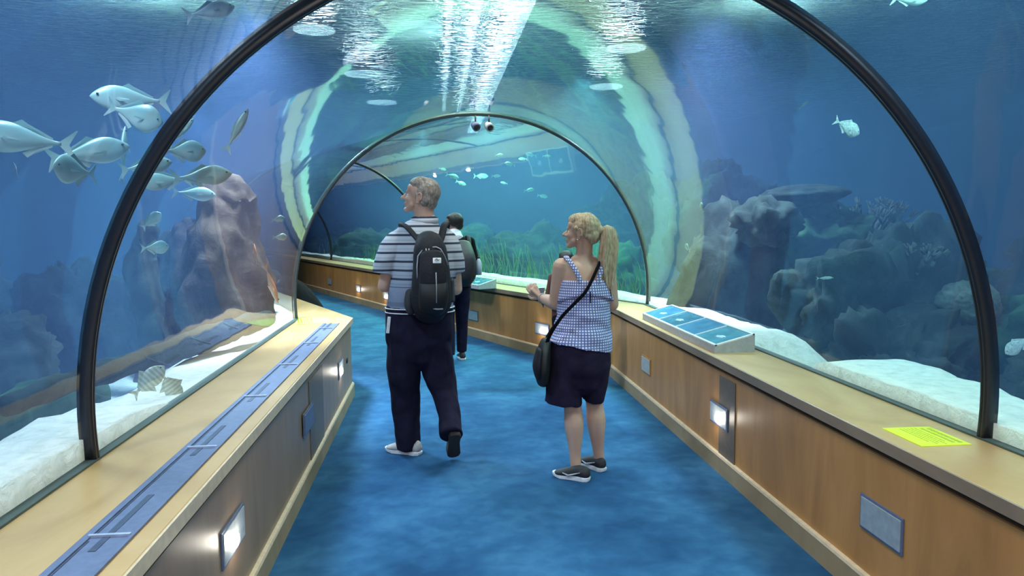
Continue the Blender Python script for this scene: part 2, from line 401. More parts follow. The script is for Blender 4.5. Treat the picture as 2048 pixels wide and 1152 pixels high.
for x, y, e, c in ((-2.0, 1.2, 230, BL), (-1.9, 3.6, 190, BL), (-1.6, 7.1, 420, BL), (-3.6, 5.2, 25, BL),
                   (2.9, 1.6, 160, BL), (2.8, 3.8, 180, (.5, 1, .9)), (2.6, 7.0, 300, BL), (5.2, 4.6, 60, BL),
                   (1.9, 10, 560, TE), (.9, 12.6, 620, TE), (-.3, 16, 480, TE), (4.2, 12, 60, TE), (-3.6, 12, 200, BL), (-2, 20, 300, BL)):
    spot(x, y, 3.45, e, c)
spot(-1.45, 6.6, 3.5, 950, (.78, .86, 1), 60, .25, 6); spot(2.3, 6.8, 3.5, 560, (.68, .90, 1), 60, .25, -8)
spot(-1.9, 4.6, 3.5, 160, (.8, .88, 1), 60)
for x, y, e in ((.42, -.4, 190), (.42, 2.2, 175), (.42, 4.6, 115), (.42, 7.0, 140), (-.9, 10, 230), (-2.2, 13, 230), (-3.4, 16, 230)):
    spot(x, y, 3.5, e, WA, 110, .5)
l = bpy.data.lights.new('added_front_fill', 'AREA'); l.shape = 'RECTANGLE'; l.size = 1.6; l.size_y = .5; l.energy = 42; l.color = (1, .95, .88)  # unseen lamp added behind the camera to brighten the people's backs
o = bpy.data.objects.new('added_front_fill', l); C.objects.link(o); o.location = (.42, -1.3, 2.35); o.rotation_euler = (math.radians(58), 0, 0)
for x, y, e in ((.4, 5, 400), (.4, 10, 700), (0, 15, 700), (-3, 9, 700), (4, 9, 600), (-4.2, 12.5, 900), (5.5, 12.5, 700), (-5.5, 8.5, 500)):  # unseen lamps added to brighten the ceiling, for a milky look overhead
    l = bpy.data.lights.new('added_uplight', 'AREA'); l.shape = 'DISK'; l.size = .6; l.energy = e; l.color = (.72, 1, .92)
    o = bpy.data.objects.new('added_uplight', l); C.objects.link(o); o.location = (x, y, 4.15); o.rotation_euler = (PI, 0, 0)
w = bpy.data.worlds.new('world'); S.world = w; w.use_nodes = True; w.node_tree.nodes['Background'].inputs[0].default_value = (.02, .05, .1, 1); w.node_tree.nodes['Background'].inputs[1].default_value = .3
S.view_settings.view_transform = 'Standard'; S.view_settings.look = 'None'; S.view_settings.gamma = 1; S.view_settings.exposure = .5; S.view_settings.use_curve_mapping = False
S.cycles.use_denoising = True; S.cycles.max_bounces = 8; S.cycles.transparent_max_bounces = 16; S.cycles.volume_bounces = 1
S.cycles.caustics_reflective = False; S.cycles.caustics_refractive = False; S.cycles.sample_clamp_indirect = 4
# ------------------------------------------------------------------ fittings on the fronts
def hitx(px, py, x):
    d = ray(px, py); return V(0, 0, CAMZ)+d*(x/d.x)
def plate(c, face, lit, label, w=.275, h=.122, cat='wall light', group=None, mat=None, frame=None):
    """flat rectangular fitting on a front; face = 'L', 'R' or 'B' (front past the bend)"""
    r = empty('wall_light' if lit else 'wall_plate', c, {'L': PI/2, 'R': -PI/2, 'B': math.atan2(-DR.x, DR.y)-PI/2}[face])
    tag(r, label, 'wall light' if lit else 'wall plate', group)
    box('rim', (0, -.004, 0), (w+.022, .008, h+.022), frame or M['alu'], r, None, .002)
    box('face_plate', (0, -.009, 0), (w, .006, h), mat or M['steel'], r, None, .002)
    if lit:
        bm = bmesh.new(); bmesh.ops.create_uvsphere(bm, u_segments=20, v_segments=12, radius=1)
        for v in bm.verts: v.co = V(v.co.x*.042, v.co.y*.012, v.co.z*.030)+V(0, -.013, -h*.18)
        o = frombm('lens', bm, M['lens'], r, True); o['label'] = 'glowing white lens'
        l = bpy.data.lights.new('wall_light_bulb', 'POINT'); l.energy = .7; l.color = (1, .93, .8); l.shadow_soft_size = .03
        lo = bpy.data.objects.new('bulb', l); C.objects.link(lo); lo.parent = r; lo.location = (0, -.06, -h*.18)
    return r
M['lens'] = emit('wall_light_glow', (1, .97, .9), 9)
LX = -.816; RX = 1.76
plate((LX, 2.98, .395), 'L', True, 'lit wall light low on the left parapet, nearest to the viewer', .30)
plate((LX-.0+.006, 4.70, .405), 'L', False, 'blank grey plate on the dark access panel of the left parapet', .32, mat=M['alu'])
plate((LX, 6.32, .41), 'L', True, 'lit wall light at the far end of the left parapet, beside a black port', .26)
r = empty('cable_port', (LX, 6.77, .40), PI/2); tag(r, 'small round black port beside the lit wall light at the left parapet end', 'port')
bm = bmesh.new(); bmesh.ops.create_cone(bm, cap_ends=True, segments=24, radius1=.034, radius2=.03, depth=.02, matrix=Matrix.Rotation(PI/2, 4, 'X')@Matrix.Translation((0, 0, 0)))
frombm('cap', bm, M['black'], r); bm = bmesh.new(); bmesh.ops.create_cone(bm, cap_ends=True, segments=24, radius1=.018, radius2=.018, depth=.024, matrix=Matrix.Rotation(PI/2, 4, 'X')); frombm('hole', bm, M['gap'], r)
plate((RX, 2.84, .375), 'R', False, 'large pale steel plate low on the right parapet, nearest to the viewer', .275, .125)
plate((RX-.006, 4.62, .365), 'R', True, 'lit wall light on the right parapet beside the dark access panel', .275, .118)
plate((RX, 6.345, .362), 'R', False, 'small dull blank plate on the right parapet left of the other plates, near the bend', .25, .12, mat=M['steel_dull'], frame=M['wood_face'])
def onB(px, py):
    n = LT; c = st('k', RX-CX); d = ray(px, py); o = V(0, 0, CAMZ); return o+d*((c-o).dot(n)/d.dot(n))
for px, py, lit, lab, w in ((1085, 658, True, 'lit wall light past the bend, left of the woman', .3), (947, 631, False, 'blank pale plate past the bend, right of the man', .28),
        (772, 591, True, 'lit wall light past the bend, just left of the man', .26), (717, 577, True, 'bright lit wall light far down the hall, left of the man', .26), (660, 563, False, 'blank plate far down the hall, above the figure in black', .26)):
    p = onB(px, py); plate(tuple(p), 'B', lit, lab, w, .12)

# display panel standing on the right ledge
def panel(c, length, depth, rz, label, n=4, group=None):
    r = empty('display_panel', c, rz); tag(r, label, 'information panel', group)
    zl, zh = .045, .115; L = length/2
    vs = [(-L, -depth/2, 0), (L, -depth/2, 0), (L, depth/2, 0), (-L, depth/2, 0), (-L, -depth/2, zl), (L, -depth/2, zl), (L, depth/2, zh), (-L, depth/2, zh)]
    mesh('housing', vs, [(0, 3, 2, 1), (4, 5, 6, 7), (0, 1, 5, 4), (1, 2, 6, 5), (2, 3, 7, 6), (3, 0, 4, 7)], M['housing'], r)
    sl = math.atan2(zh-zl, depth); R = Matrix.Rotation(sl, 3, 'X'); sd = math.hypot(depth, zh-zl)
    cc = V(0, 0, (zl+zh)/2)
    bm = bmesh.new()
    for a, b in (((0, -sd/2+.008), (length, .016)), ((0, sd/2-.008), (length, .016)), ((-L+.008, 0), (.016, sd)), ((L-.008, 0), (.016, sd))):
        boxbm(bm, cc+R@V(a[0], a[1], .005), (b[0], b[1], .010), R, .001)
    for i in range(1, n): boxbm(bm, cc+R@V(-L+length*i/n, 0, .005), (.010, sd-.02, .008), R, .001)
    frombm('rim', bm, M['white_rim'], r)
    for i in range(n):
        x = -L+length*(i+.5)/n
        k = M['pic'][i % len(M['pic'])]
        bm = bmesh.new(); boxbm(bm, cc+R@V(x, 0, .002), (length/n-.02, sd-.03, .004), R); q = frombm('picture', bm, k, r)
        bm = bmesh.new(); bmesh.ops.create_uvsphere(bm, u_segments=20, v_segments=8, radius=1)
        if i != 2:
            for v in bm.verts:
                q2 = V(v.co.x*.055*(1+.3*math.sin(v.co.y*7)), v.co.y*.022+.008*v.co.x, v.co.z*.0015)
                v.co = cc+R@(q2+V(x+.02, -.02, .0045))
            frombm('fish_print', bm, M['print'], r, True)
        else: bm.free()
    return r
def pic(name, a, b):
    mt, nt, bb = nodes(name); v = coord(nt); f = noiz(nt, v, 9, 3, .6)
    nt.links.new(ramp(nt, f, [(.3, a), (.7, b)]), bb.inputs['Base Color']); bb.inputs['Roughness'].default_value = .25; return mt
M['pic'] = [pic('blue_picture', (.03, .14, .26), (.07, .26, .38)), pic('dark_teal_picture', (.02, .09, .14), (.05, .19, .26)), pic('mid_blue_picture', (.03, .16, .30), (.06, .24, .38)), pic('teal_picture', (.04, .2, .28), (.09, .34, .42))]
M['print'] = plain('pale_fish_print', (.45, .66, .76), .3)
panel((1.925, 5.70, HB), 1.78, .27, -PI/2, 'sloping display panel with four blue pictures standing on the right ledge')
pf = onB(940, 578); pf = V(0, 0, CAMZ)+ray(938, 566)*((HB+.04-CAMZ)/ray(938, 566).z)
panel((pf.x, pf.y, HB), 1.1, .26, math.atan2(-DR.x, DR.y)-PI/2, 'small display panel on the far ledge, just right of the man', 2)
# yellow stickers
def sticker(c, w, d, rz, label, mt='yellow'):
    r = empty('safety_sticker', c, rz); tag(r, label, 'sticker', 'yellow stickers on the ledges')
    box('yellow_sheet', (0, 0, .0015), (w, d, .003), M[mt], r, None, 0)
    bm = bmesh.new(); rnd = random.Random(5)
    y = d/2-.025
    def line(y, h, x0, x1):
        x = x0
        while x < x1:
            ww = rnd.uniform(.006, .02); boxbm(bm, (x+ww/2, y, .0033), (ww, h, .0006)); x += ww+.005
    line(y, .016, -w*.38, w*.36); line(y-.026, .014, -w*.40, w*.38)
    for k in range(5): line(y-.052-.016*k, .005, -w*.42, w*(.42 if k % 2 else .3))
    frombm('printing', bm, M['print_dark'], r)
    return r
M['faded'] = plain('faded_yellow', (.42, .46, .14), .6); M['yellow'] = plain('fluorescent_yellow', (.72, .80, .03), .5, var=.03); M['print_dark'] = plain('olive_print', (.36, .42, .02), .5)
sticker((1.925, 2.83, HB), .26, .205, -PI/2, 'bright yellow sticker with rows of print on the right ledge')
sticker((-1.13, 6.98, HB), .46, .3, PI/2+.2, 'faded yellow sticker at the far corner of the left ledge, by the ring foot', 'faded')

# cameras hung under the ring at the bend
def secam(px, py, y, label, m1):
    p = at(px, py, y); r = empty('ceiling_spotlight', p); tag(r, label, 'spotlight')
    a = math.acos(max(-1, min(1, (p.x-CX)/R0))); top = V(p.x, y, ZS+(R0-.02)*math.sin(a))-p
    tube('stem', [V(0, 0, .02), V(0, .0, top.z)], .008, M['black'], r, 10)
    d = V(.25, -.8, -.45).normalized()
    tube('lamp_head', [d*-.05, d*-.035, d*.02, d*.035], [.022, .036, .040, .040], m1, r, 20)
    tube('lens', [d*.030, d*.037], [.030, .028], M['black'], r, 20)
    return r
secam(951, 252, 7.30, 'small round grey spotlight with black lens under the ring, left one', M['alu'])
secam(978, 253, 7.30, 'small round pale spotlight under the ring, right one', M['housing'])

# ------------------------------------------------------------------ rocks and coral
def rockbm(r, seed, rough=.35, sub=4, freq=1.3):
    bm = bmesh.new(); bmesh.ops.create_icosphere(bm, subdivisions=sub, radius=1)
    for v in bm.verts:
        n = v.co.normalized(); q = n*freq+V(seed*3.7, seed*1.3, seed*7.1)
        k = 1+rough*(noise.noise(q)+.5*noise.noise(q*2.3)+.34*noise.noise(q*5)+.26*noise.noise(q*11)+.14*noise.noise(q*23))
        v.co = V(n.x*r[0]*k, n.y*r[1]*k, n.z*r[2]*k)
    return bm
def rock(c, r, mat, seed, label, cat='rock', group=None, rough=.4, rz=0, name='reef_rock', freq=1.3):
    o = frombm(name, rockbm(r, seed, rough, 5 if max(r) > .5 else 4, freq), mat, None, True); o.location = c; o.rotation_euler = (0, 0, rz)
    return tag(o, label, cat, group)
def pillar(pts, radii, mat, seed, label, rough=.3, name='rock_column', cat='rock', seg=40):
    # craggy column along a path
    P = []; Rr = []
    for i in range(len(pts)-1):
        a, b = Vector(pts[i]), Vector(pts[i+1])
        for k in range(14): P.append(a.lerp(b, k/14)); Rr.append(radii[i]+(radii[i+1]-radii[i])*k/14)
    P.append(Vector(pts[-1])); Rr.append(radii[-1])
    base = P[0].copy(); bm = bmesh.new(); tubebm(bm, [p-base for p in P], Rr, seg)
    bm.normal_update()
    for v in bm.verts:
        q = (v.co+base)*V(1, 1, .45) if False else Vector(((v.co.x+base.x)*2.2, (v.co.y+base.y)*2.2, (v.co.z+base.z)*.9))
        q += V(seed*5.1, 0, seed)
        k = noise.noise(q)+.5*noise.noise(q*2.4)+.3*noise.noise(q*6)
        v.co += v.normal*rough*k
    o = frombm(name, bm, mat, None, True); o.location = base
    return tag(o, label, cat)
# left side
pillar([(-1.98, 6.95, 0), (-1.92, 6.95, .8), (-1.84, 6.95, 1.5), (-1.80, 6.95, 1.86), (-1.78, 6.95, 1.98)], [.46, .42, .34, .22, .05], M['rock_brown'], 1, 'tall craggy brown rock column in the left tank, close by the ring at the bend', .16)
pillar([(-2.5, 7.8, 0), (-2.45, 7.8, .8), (-2.4, 7.8, 1.5), (-2.36, 7.8, 1.72)], [.44, .38, .26, .08], M['rock_brown'], 2, 'craggy brown rock column in the left tank, behind and left of the tallest one', .2)
pillar([(-2.55, 7.0, 0), (-2.5, 7.0, .8), (-2.56, 7.0, 1.3), (-2.5, 7, 1.58)], [.15, .11, .10, .04], M['rock_dark'], 3, 'thin dark rock stem rising below the small fish in the left tank', .15)
pillar([at(10, 812, 4.05), at(150, 762, 4.5), at(260, 728, 4.9), at(380, 688, 5.4), at(470, 658, 5.9), at(535, 636, 6.35)], [.05, .07, .085, .09, .085, .05], M['rock_teal'], 4, 'long grey encrusted log lying behind the sand in the left tank', .035, 'sunken_log', 'log')
pillar([(-3.6, 2.6, .35), (-3.2, 3.4, .4), (-2.7, 4.3, .42), (-2.4, 5.4, .45)], [.22, .24, .2, .12], M['rock_green'], 5, 'low mossy ridge along the tank floor left of the log', .12, 'mossy_ridge')
for i, (c, r, mt, lab) in enumerate([
    ((-3.9, 4.7, .35), (.75, .6, .55), 'rock_green', 'mossy green boulder at the far left behind the seal ring'),
    ((-5.0, 6.4, .5), (1.1, .9, .8), 'rock_green', 'wide mossy mound at the far left of the tank'),
    ((-4.6, 3.4, .3), (.7, .7, .6), 'rock_teal', 'grey green boulder at the left edge of the view'),
    ((-3.6, 6.3, .4), (.55, .5, .62), 'rock_teal', 'grey boulder beneath the small fish in the left tank'),
    ((-3.7, 8.3, .4), (.6, .5, .75), 'rock_dark', 'dark boulder left of the two brown columns'),
    ((-6.6, 9.5, .6), (1.4, 1.2, 1.1), 'rock_dark', 'dark mound far back in the left tank')]):
    rock(c, r, M[mt], 10+i, lab)
# right side reef
for i, (c, r, mt, lab, rg) in enumerate([
    ((3.0, 7.4, .75), (.62, .55, .98), 'rock_teal', 'tall weathered reef block right of the bend', .34),
    ((3.75, 7.6, 1.15), (.9, .7, .65), 'rock_green', 'broad mossy reef block behind the display panel', .5),
    ((3.6, 7.3, 1.83), (.42, .35, .10), 'rock_teal', 'flat pale slab crowning the reef on the right', .2),
    ((3.0, 6.8, 1.56), (.26, .26, .20), 'rock_teal', 'pale knobbly rock on the near shoulder of the reef', .5),
    ((4.6, 7.2, .7), (.8, .7, .75), 'rock_green', 'mossy boulder on the right flank of the reef', .45),
    ((3.6, 5.9, .6), (.7, .5, .75), 'rock_dark', 'dark boulder in front of the reef on the right', .5),
    ((4.95, 5.3, .55), (.75, .6, .65), 'rock_green', 'green boulder low on the right below the branching coral', .5),
    ((5.7, 5.2, .75), (.6, .55, .55), 'rock_green', 'rounded green boulder left of the right leg of the ring', .18),
    ((3.3, 5.4, .42), (.5, .55, .5), 'rock_teal', 'low grey boulder right behind the right sand bank', .5),
    ((4.2, 4.2, .3), (.7, .6, .5), 'rock_dark', 'dark low boulder at the right, near the black ring', .4),
    ((5.3, 3.9, .45), (.8, .6, .55), 'rock_green', 'mossy boulder seen just past the right ring leg', .45),
    ((6.6, 6.6, .8), (1.2, 1.0, .95), 'rock_dark', 'dark mound beyond the right leg of the ring', .4),
    ((6.3, 4.4, .6), (.8, .8, .8), 'rock_green', 'mossy mound at the right edge of the view', .4)]):
    rock(c, r, M[mt], 30+i, lab, rough=rg)
def branch_coral(c, h, n, seed, mat, label, spread=.9, r0=.03):
    rnd = random.Random(seed); bm = bmesh.new()
    def grow(p, d, l, r, lev):
        q = p+d*l; mid = p.lerp(q, .5)+V(rnd.uniform(-1, 1), rnd.uniform(-1, 1), rnd.uniform(-1, 1))*l*.08
        tubebm(bm, [p, mid, q], [r, r*.85, r*.7], 7)
        if lev:
            for k in range(rnd.choice((2, 3))):
                dd = (d+V(rnd.uniform(-1, 1), rnd.uniform(-1, 1), rnd.uniform(-.2, .8))*.75).normalized(); grow(q, dd, l*.72, r*.68, lev-1)
    for k in range(n):
        a = rnd.uniform(0, 2*PI); d = V(math.cos(a)*spread, math.sin(a)*spread, rnd.uniform(.5, 1)).normalized(); grow(V(0, 0, -.02), d, h*.38, r0, 3)
    o = frombm('branching_coral', bm, mat, None, True); o.location = c
    return tag(o, label, 'coral')
branch_coral((4.15, 7.15, 1.32), .6, 7, 1, M['coral_pale'], 'pale antler coral standing on the reef right of the flat slab')
branch_coral((5.4, 5.5, 1.12), .55, 9, 2, M['coral'], 'olive branching coral on the green boulder, middle of the right tank')
branch_coral((6.15, 5.4, 1.0), .5, 9, 3, M['coral'], 'olive branching coral left of the right ring leg')
branch_coral((6.6, 4.6, 1.2), .6, 9, 4, M['coral'], 'olive branching coral beyond the right ring leg')
branch_coral((3.7, 5.7, 1.1), .4, 6, 5, M['coral_pale'], 'small pale coral on the dark boulder behind the display panel')
branch_coral((-4.1, 4.6, .75), .45, 9, 6, M['coral'], 'olive coral clump on the boulder at the far left')
branch_coral((-4.9, 5.6, 1.0), .5, 9, 7, M['coral'], 'dim olive coral on the wide mound at the far left')
def brain_coral(c, r, label, mat):
    bm = rockbm((r, r, r*.8), 3, .10, 5, 1.5)
    for v in bm.verts:
        q = v.co*(9/r*.4); v.co *= 1+.035*math.sin(12*noise.noise(q))
    o = frombm('brain_coral', bm, mat, None, True); o.location = c; return tag(o, label, 'coral')
brain_coral((4.9, 4.75, 1.02), .36, 'round brain coral on the green boulder, right tank', M['coral'])
brain_coral((3.9, 5.3, .95), .22, 'small round brain coral just above the low grey boulder', M['coral_pale'])
# far tank past the bend: reef and weed behind the long parapet
def far(t, u, z=0): return st(t, u, z)
for i, (t, u, z, r, mt, lab) in enumerate([
    (3.0, 3.6, .5, (.8, .7, .75), 'rock_green', 'mossy boulder in the far tank, left of the woman'),
    (5.5, 3.8, .6, (1.0, .8, .85), 'rock_dark', 'dark boulder in the middle of the far tank'),
    (1.2, 4.4, 1.3, (.9, .6, 1.0), 'rock_dark', 'large dark rock standing behind the head of the woman'),
    (8.5, 3.8, .6, (1.2, .9, .75), 'rock_green', 'green mound in the far tank, right of the man'),
    (12.5, 3.6, .6, (1.3, .9, .75), 'rock_green', 'green mound in the farthest tank, left of the man'),
    (5.0, 6.0, 1.2, (1.5, 1.0, 1.1), 'rock_teal', 'high dim rock far back in the far tank'),
    (16, 3.5, .6, (1.2, .9, .8), 'rock_dark', 'dim mound at the end of the tank')]):
    rock(far(t, u, z), r, M[mt], 60+i, lab, rz=.4)
def weed(c, n, h, seed, label, wid=.5, lean=.25):
    rnd = random.Random(seed); verts = []; faces = []
    for k in range(n):
        a = rnd.uniform(0, 2*PI); rr = wid*math.sqrt(rnd.random()); b = V(rr*math.cos(a), rr*math.sin(a), 0)
        hh = h*rnd.uniform(.5, 1); l = V(rnd.uniform(-lean, lean), rnd.uniform(-lean, lean), 0); ph = rnd.uniform(0, 6); w = rnd.uniform(.012, .03); s = V(math.cos(ph), math.sin(ph), 0)
        i0 = len(verts); N = 7
        for i in range(N):
            f = i/(N-1); p = b+l*f*hh+V(0, 0, f*hh)+V(-s.y, s.x, 0)*.05*math.sin(f*6+ph); ww = w*(1-f*.85)*(.5+1.2*f if f < .4 else 1)
            t = V(-s.y, s.x, 0)*.004
            verts += [p-s*ww, p+t, p+s*ww, p-t]
        for i in range(N-1):
            for j in range(4): faces.append((i0+i*4+j, i0+i*4+(j+1) % 4, i0+(i+1)*4+(j+1) % 4, i0+(i+1)*4+j))
    o = mesh('seaweed', verts, faces, M['kelp'], None, True); o.location = c
    return tag(o, label, 'seaweed')
weed(far(2.6, 2.6, .5), 60, .8, 1, 'green seaweed clump behind the far ledge, left of the woman')
weed(far(4.6, 2.5, .5), 60, .85, 2, 'green seaweed clump behind the far display panel', .6)
weed(far(1.2, 2.4, .5), 50, .6, 3, 'short green seaweed clump right behind the woman', .4)
weed(far(9.5, 2.6, .5), 60, .7, 4, 'green seaweed clump in the farthest tank left of the man', .8)
weed(far(13, 2.6, .5), 50, .7, 5, 'dim seaweed clump above the farthest wall lights', .8)
weed((-4.4, 5.0, .5), 60, .6, 6, 'green weed on the mound at the left behind the near ring', .6)
weed((5.9, 4.6, .6), 60, .7, 7, 'green weed between the corals at the right', .5)
weed((7.0, 5.4, .8), 60, .9, 8, 'tall green weed at the right edge of the view', .6)

# ------------------------------------------------------------------ fish
def fishmat(name, back, side, belly, stripes=False):
    mt, nt, b = nodes(name)
    t = nt.nodes.new('ShaderNodeTexCoord'); sp = nt.nodes.new('ShaderNodeSeparateXYZ'); nt.links.new(t.outputs['Object'], sp.inputs[0])
    mr = nt.nodes.new('ShaderNodeMapRange'); mr.inputs[1].default_value = -.2; mr.inputs[2].default_value = .2; nt.links.new(sp.outputs[2], mr.inputs[0])
    c = ramp(nt, mr.outputs[0], [(.25, belly), (.5, side), (.8, back)])
    if stripes:
        w = nt.nodes.new('ShaderNodeTexWave'); w.inputs['Scale'].default_value = 3.2; w.inputs['Distortion'].default_value = 1; nt.links.new(t.outputs['Object'], w.inputs[0])
        r2 = ramp(nt, w.outputs[1], [(.45, (.62, .64, .58)), (.6, (1, 1, 1))]); mx = nt.nodes.new('ShaderNodeMix'); mx.data_type = 'RGBA'; mx.blend_type = 'MULTIPLY'; mx.inputs[0].default_value = .8
        nt.links.new(c, mx.inputs[6]); nt.links.new(r2, mx.inputs[7]); c = mx.outputs[2]
    nt.links.new(c, b.inputs['Base Color']); b.inputs['Roughness'].default_value = .35; b.inputs['Metallic'].default_value = .15
    return mt
M['fish'] = fishmat('silver_fish_skin', (.20, .36, .35), (.34, .50, .46), (.50, .62, .58))
M['fish_dark'] = fishmat('grey_fish_skin', (.16, .22, .26), (.34, .42, .46), (.55, .62, .64))
M['fish_stripe'] = fishmat('striped_fish_skin', (.40, .46, .40), (.55, .62, .54), (.62, .68, .60), True)
M['reflection_orange'] = fishmat('orange_reflection_tint', (.85, .25, .12), (.9, .42, .25), (.95, .85, .75))  # colour of warm light reflected in the acrylic
M['fish_mottle'] = rockmat('mottled_white_fish_skin', (.35, .42, .45), (.75, .82, .85), (.95, .97, .97), 8)
M['eye'] = plain('black_eye', (.01, .01, .012), .15)
# unit-long fish, nose at +x
PROF = {'jack': dict(h=.17, w=.07, fork=.17, dors=.05, peak=.36), 'permit': dict(h=.25, w=.075, fork=.18, dors=.06, peak=.34),
        'slim': dict(h=.09, w=.05, fork=.11, dors=.03, peak=.4), 'angel': dict(h=.24, w=.07, fork=.16, dors=.13, peak=.42)}
def make_fish(kind, mat):
    p = PROF[kind]; r = empty('fish')
    bm = bmesh.new(); N = 26; pts = []; rad = []
    for i in range(N+1):
        f = i/N; x = .5-f*.86
        env = (math.sin(PI*min(1, f/p['peak']*.5))**.75 if f < p['peak'] else (.5+.5*math.cos(PI*(f-p['peak'])/(1-p['peak'])))*.88+.12)
        env = max(env, .04); pts.append(V(x, 0, 0)); rad.append((p['w']*env*.95, p['h']*env))
    tubebm(bm, pts, rad, 24); body = frombm('body', bm, mat, r, True)
    def fin(name, outline, th=.006, y=0, par=r, rotx=0):
        bm = bmesh.new(); n = len(outline)
        cx = sum(a for a, b in outline)/n; cz = sum(b for a, b in outline)/n
        rg = [[bm.verts.new((a, y+s*th*.3, b)) for a, b in outline] for s in (-1, 1)]
        cs = [bm.verts.new((cx, y+s*th, cz)) for s in (-1, 1)]
        for k in range(n):
            k2 = (k+1) % n
            bm.faces.new((rg[0][k], rg[0][k2], cs[0])); bm.faces.new((rg[1][k2], rg[1][k], cs[1])); bm.faces.new((rg[0][k2], rg[0][k], rg[1][k], rg[1][k2]))
        if rotx:
            for v in bm.verts:
                v.co.y = v.co.y + abs(v.co.z)*rotx if False else v.co.y
        return frombm(name, bm, mat, par, False)
    F_ = p['fork']; hk = p['h']*.12
    fin('tail_fin', [(-.34, hk), (-.42, F_*.55), (-.5, F_), (-.515, F_*.98), (-.43, F_*.3), (-.405, 0), (-.43, -F_*.3), (-.515, -F_*.98), (-.5, -F_), (-.42, -F_*.55), (-.34, -hk)])
    hh = p['h']; d = p['dors']
    fin('dorsal_fin', [(.12, hh*.9), (.02, hh*.93+d), (-.03, hh*.8+d*.75), (-.16, hh*.55+d*.35), (-.28, hh*.25+d*.15), (-.28, hh*.1), (-.1, hh*.5)])
    fin('anal_fin', [(.0, -hh*.88), (-.05, -hh*.85-d), (-.12, -hh*.65-d*.6), (-.28, -hh*.25-d*.15), (-.28, -hh*.1), (-.1, -hh*.5)])
    for s in (-1, 1):
        f = fin('pectoral_fin', [(.0, 0), (-.03, .025), (-.17, .005), (-.18, -.01), (-.05, -.03)], .004, 0); f.location = (.2, s*p['w']*.93, -.02); f.rotation_euler = (0, 0, -s*.3)
        bm = bmesh.new(); bmesh.ops.create_uvsphere(bm, u_segments=10, v_segments=8, radius=.017); e = frombm('eye', bm, M['eye'], r, True); e.location = (.41, s*p['w']*.62, p['h']*.2)
    return r
PROTO = {}
def fish(px, py, y, length, kind, mat, label, head=180, tilt=0, turn=0, group=None, roll=0):
    """head: 0 = nose to the right of the view, 180 = to the left; turn swings it toward (+) or away from the viewer"""
    key = (kind, mat)
    if key not in PROTO: PROTO[key] = o = make_fish(kind, M[mat])
    else: o = copy_tree(PROTO[key])
    o.location = at(px, py, y); o.scale = (length,)*3
    az = math.atan2(o.location.x, o.location.y)
    o.rotation_euler = Euler((math.radians(roll), -math.radians(tilt), math.radians(head+turn)-az), 'XYZ')
    return tag(o, label, 'fish', group)
K = 1/1535
def ln(px, y): return px*K*y
fish(262, 198, 4.6, ln(138, 4.6), 'jack', 'fish', 'big silver fish at the top of the left shoal, swimming left', 180, 0, 8)
fish(270, 230, 4.3, ln(105, 4.3), 'permit', 'fish', 'deep-bodied silver fish tucked just under the topmost one of the left shoal', 0, -18, -20)
fish(46, 278, 4.0, ln(172, 4.0), 'jack', 'fish', 'large silver fish at the left edge of the view, nose out of frame', 180, 6, 0)
fish(178, 305, 4.2, ln(145, 4.2), 'jack', 'fish', 'silver fish left of the ring with its forked tail low, nose to the right', 0, 12, 8)
fish(150, 341, 3.9, ln(110, 3.9), 'permit', 'fish', 'rounded silver fish seen half head-on below the left shoal', 180, 4, 50)
fish(247, 308, 4.6, ln(112, 4.6), 'slim', 'fish', 'narrow silver fish hanging almost upright left of the ring', 90, 74, -20)
fish(293, 332, 4.5, ln(95, 4.5), 'jack', 'fish', 'silver fish crossing behind the near ring, lower of two', 0, 12, 12)
fish(362, 264, 4.8, ln(74, 4.8), 'slim', 'fish', 'slanting leaf-like silver fish right of the near ring', 0, 48, 10)
fish(368, 302, 4.5, ln(82, 4.5), 'permit', 'fish', 'small oval silver fish right of the near ring, nose to the right', 0, 2, 15)
fish(404, 352, 4.6, ln(110, 4.6), 'jack', 'fish', 'bright-backed silver fish lowest right in the left shoal, nose to the right', 0, 6, 5)
fish(330, 362, 4.8, ln(96, 4.8), 'jack', 'fish', 'silver fish low behind the ring, overlapped by the bright-backed one', 180, -6, 10)
fish(388, 387, 6.4, ln(80, 6.4), 'jack', 'fish', 'dim silver fish faint in the haze under the bright-backed one', 0, -4, 10)
fish(303, 441, 5.6, ln(46, 5.6), 'permit', 'fish', 'tiny silver fish near the thin dark stem, upper of two', 0, 40, 15)
fish(310, 495, 5.2, ln(52, 5.2), 'permit', 'fish', 'tiny oval silver fish near the thin dark stem, lower of two', 0, 2, 15)
fish(474, 260, 5.0, ln(94, 5.0), 'slim', 'fish', 'pale slim fish diving steeply right of the ring, apart from the shoal', 0, 62, 0)
fish(420, 22, 4.4, ln(95, 4.4), 'jack', 'fish_dark', 'grey fish high up near the top edge, left of the ring top', 0, 18, 10)
fish(32, 342, 5.6, ln(40, 5.6), 'slim', 'fish_dark', 'faint dark fish low at the left edge of the view', 90, 60, 20)
fish(556, 438, 6.4, ln(26, 6.4), 'permit', 'fish', 'little pale fish in front of the brown column, upper of two', 0, 10, 10)
fish(560, 474, 6.45, ln(28, 6.45), 'permit', 'fish', 'little pale fish in front of the brown column, lower of two', 0, 0, 10)
fish(511, 508, 6.25, ln(42, 6.25), 'slim', 'reflection_orange', 'small upright orange light reflection, built as a fish, before the brown column', 90, 76, 25)  # this and the next: streaks of reflected warm light shaped as slim fish
fish(543, 568, 6.4, ln(86, 6.4), 'slim', 'reflection_orange', 'long slanting orange and white light reflection, built as a fish, before the brown column', 90, -66, -40)
fish(297, 762, 4.05, ln(80, 4.05), 'angel', 'fish_stripe', 'striped high-finned fish over the left sand, left of two', 0, 40, 15)
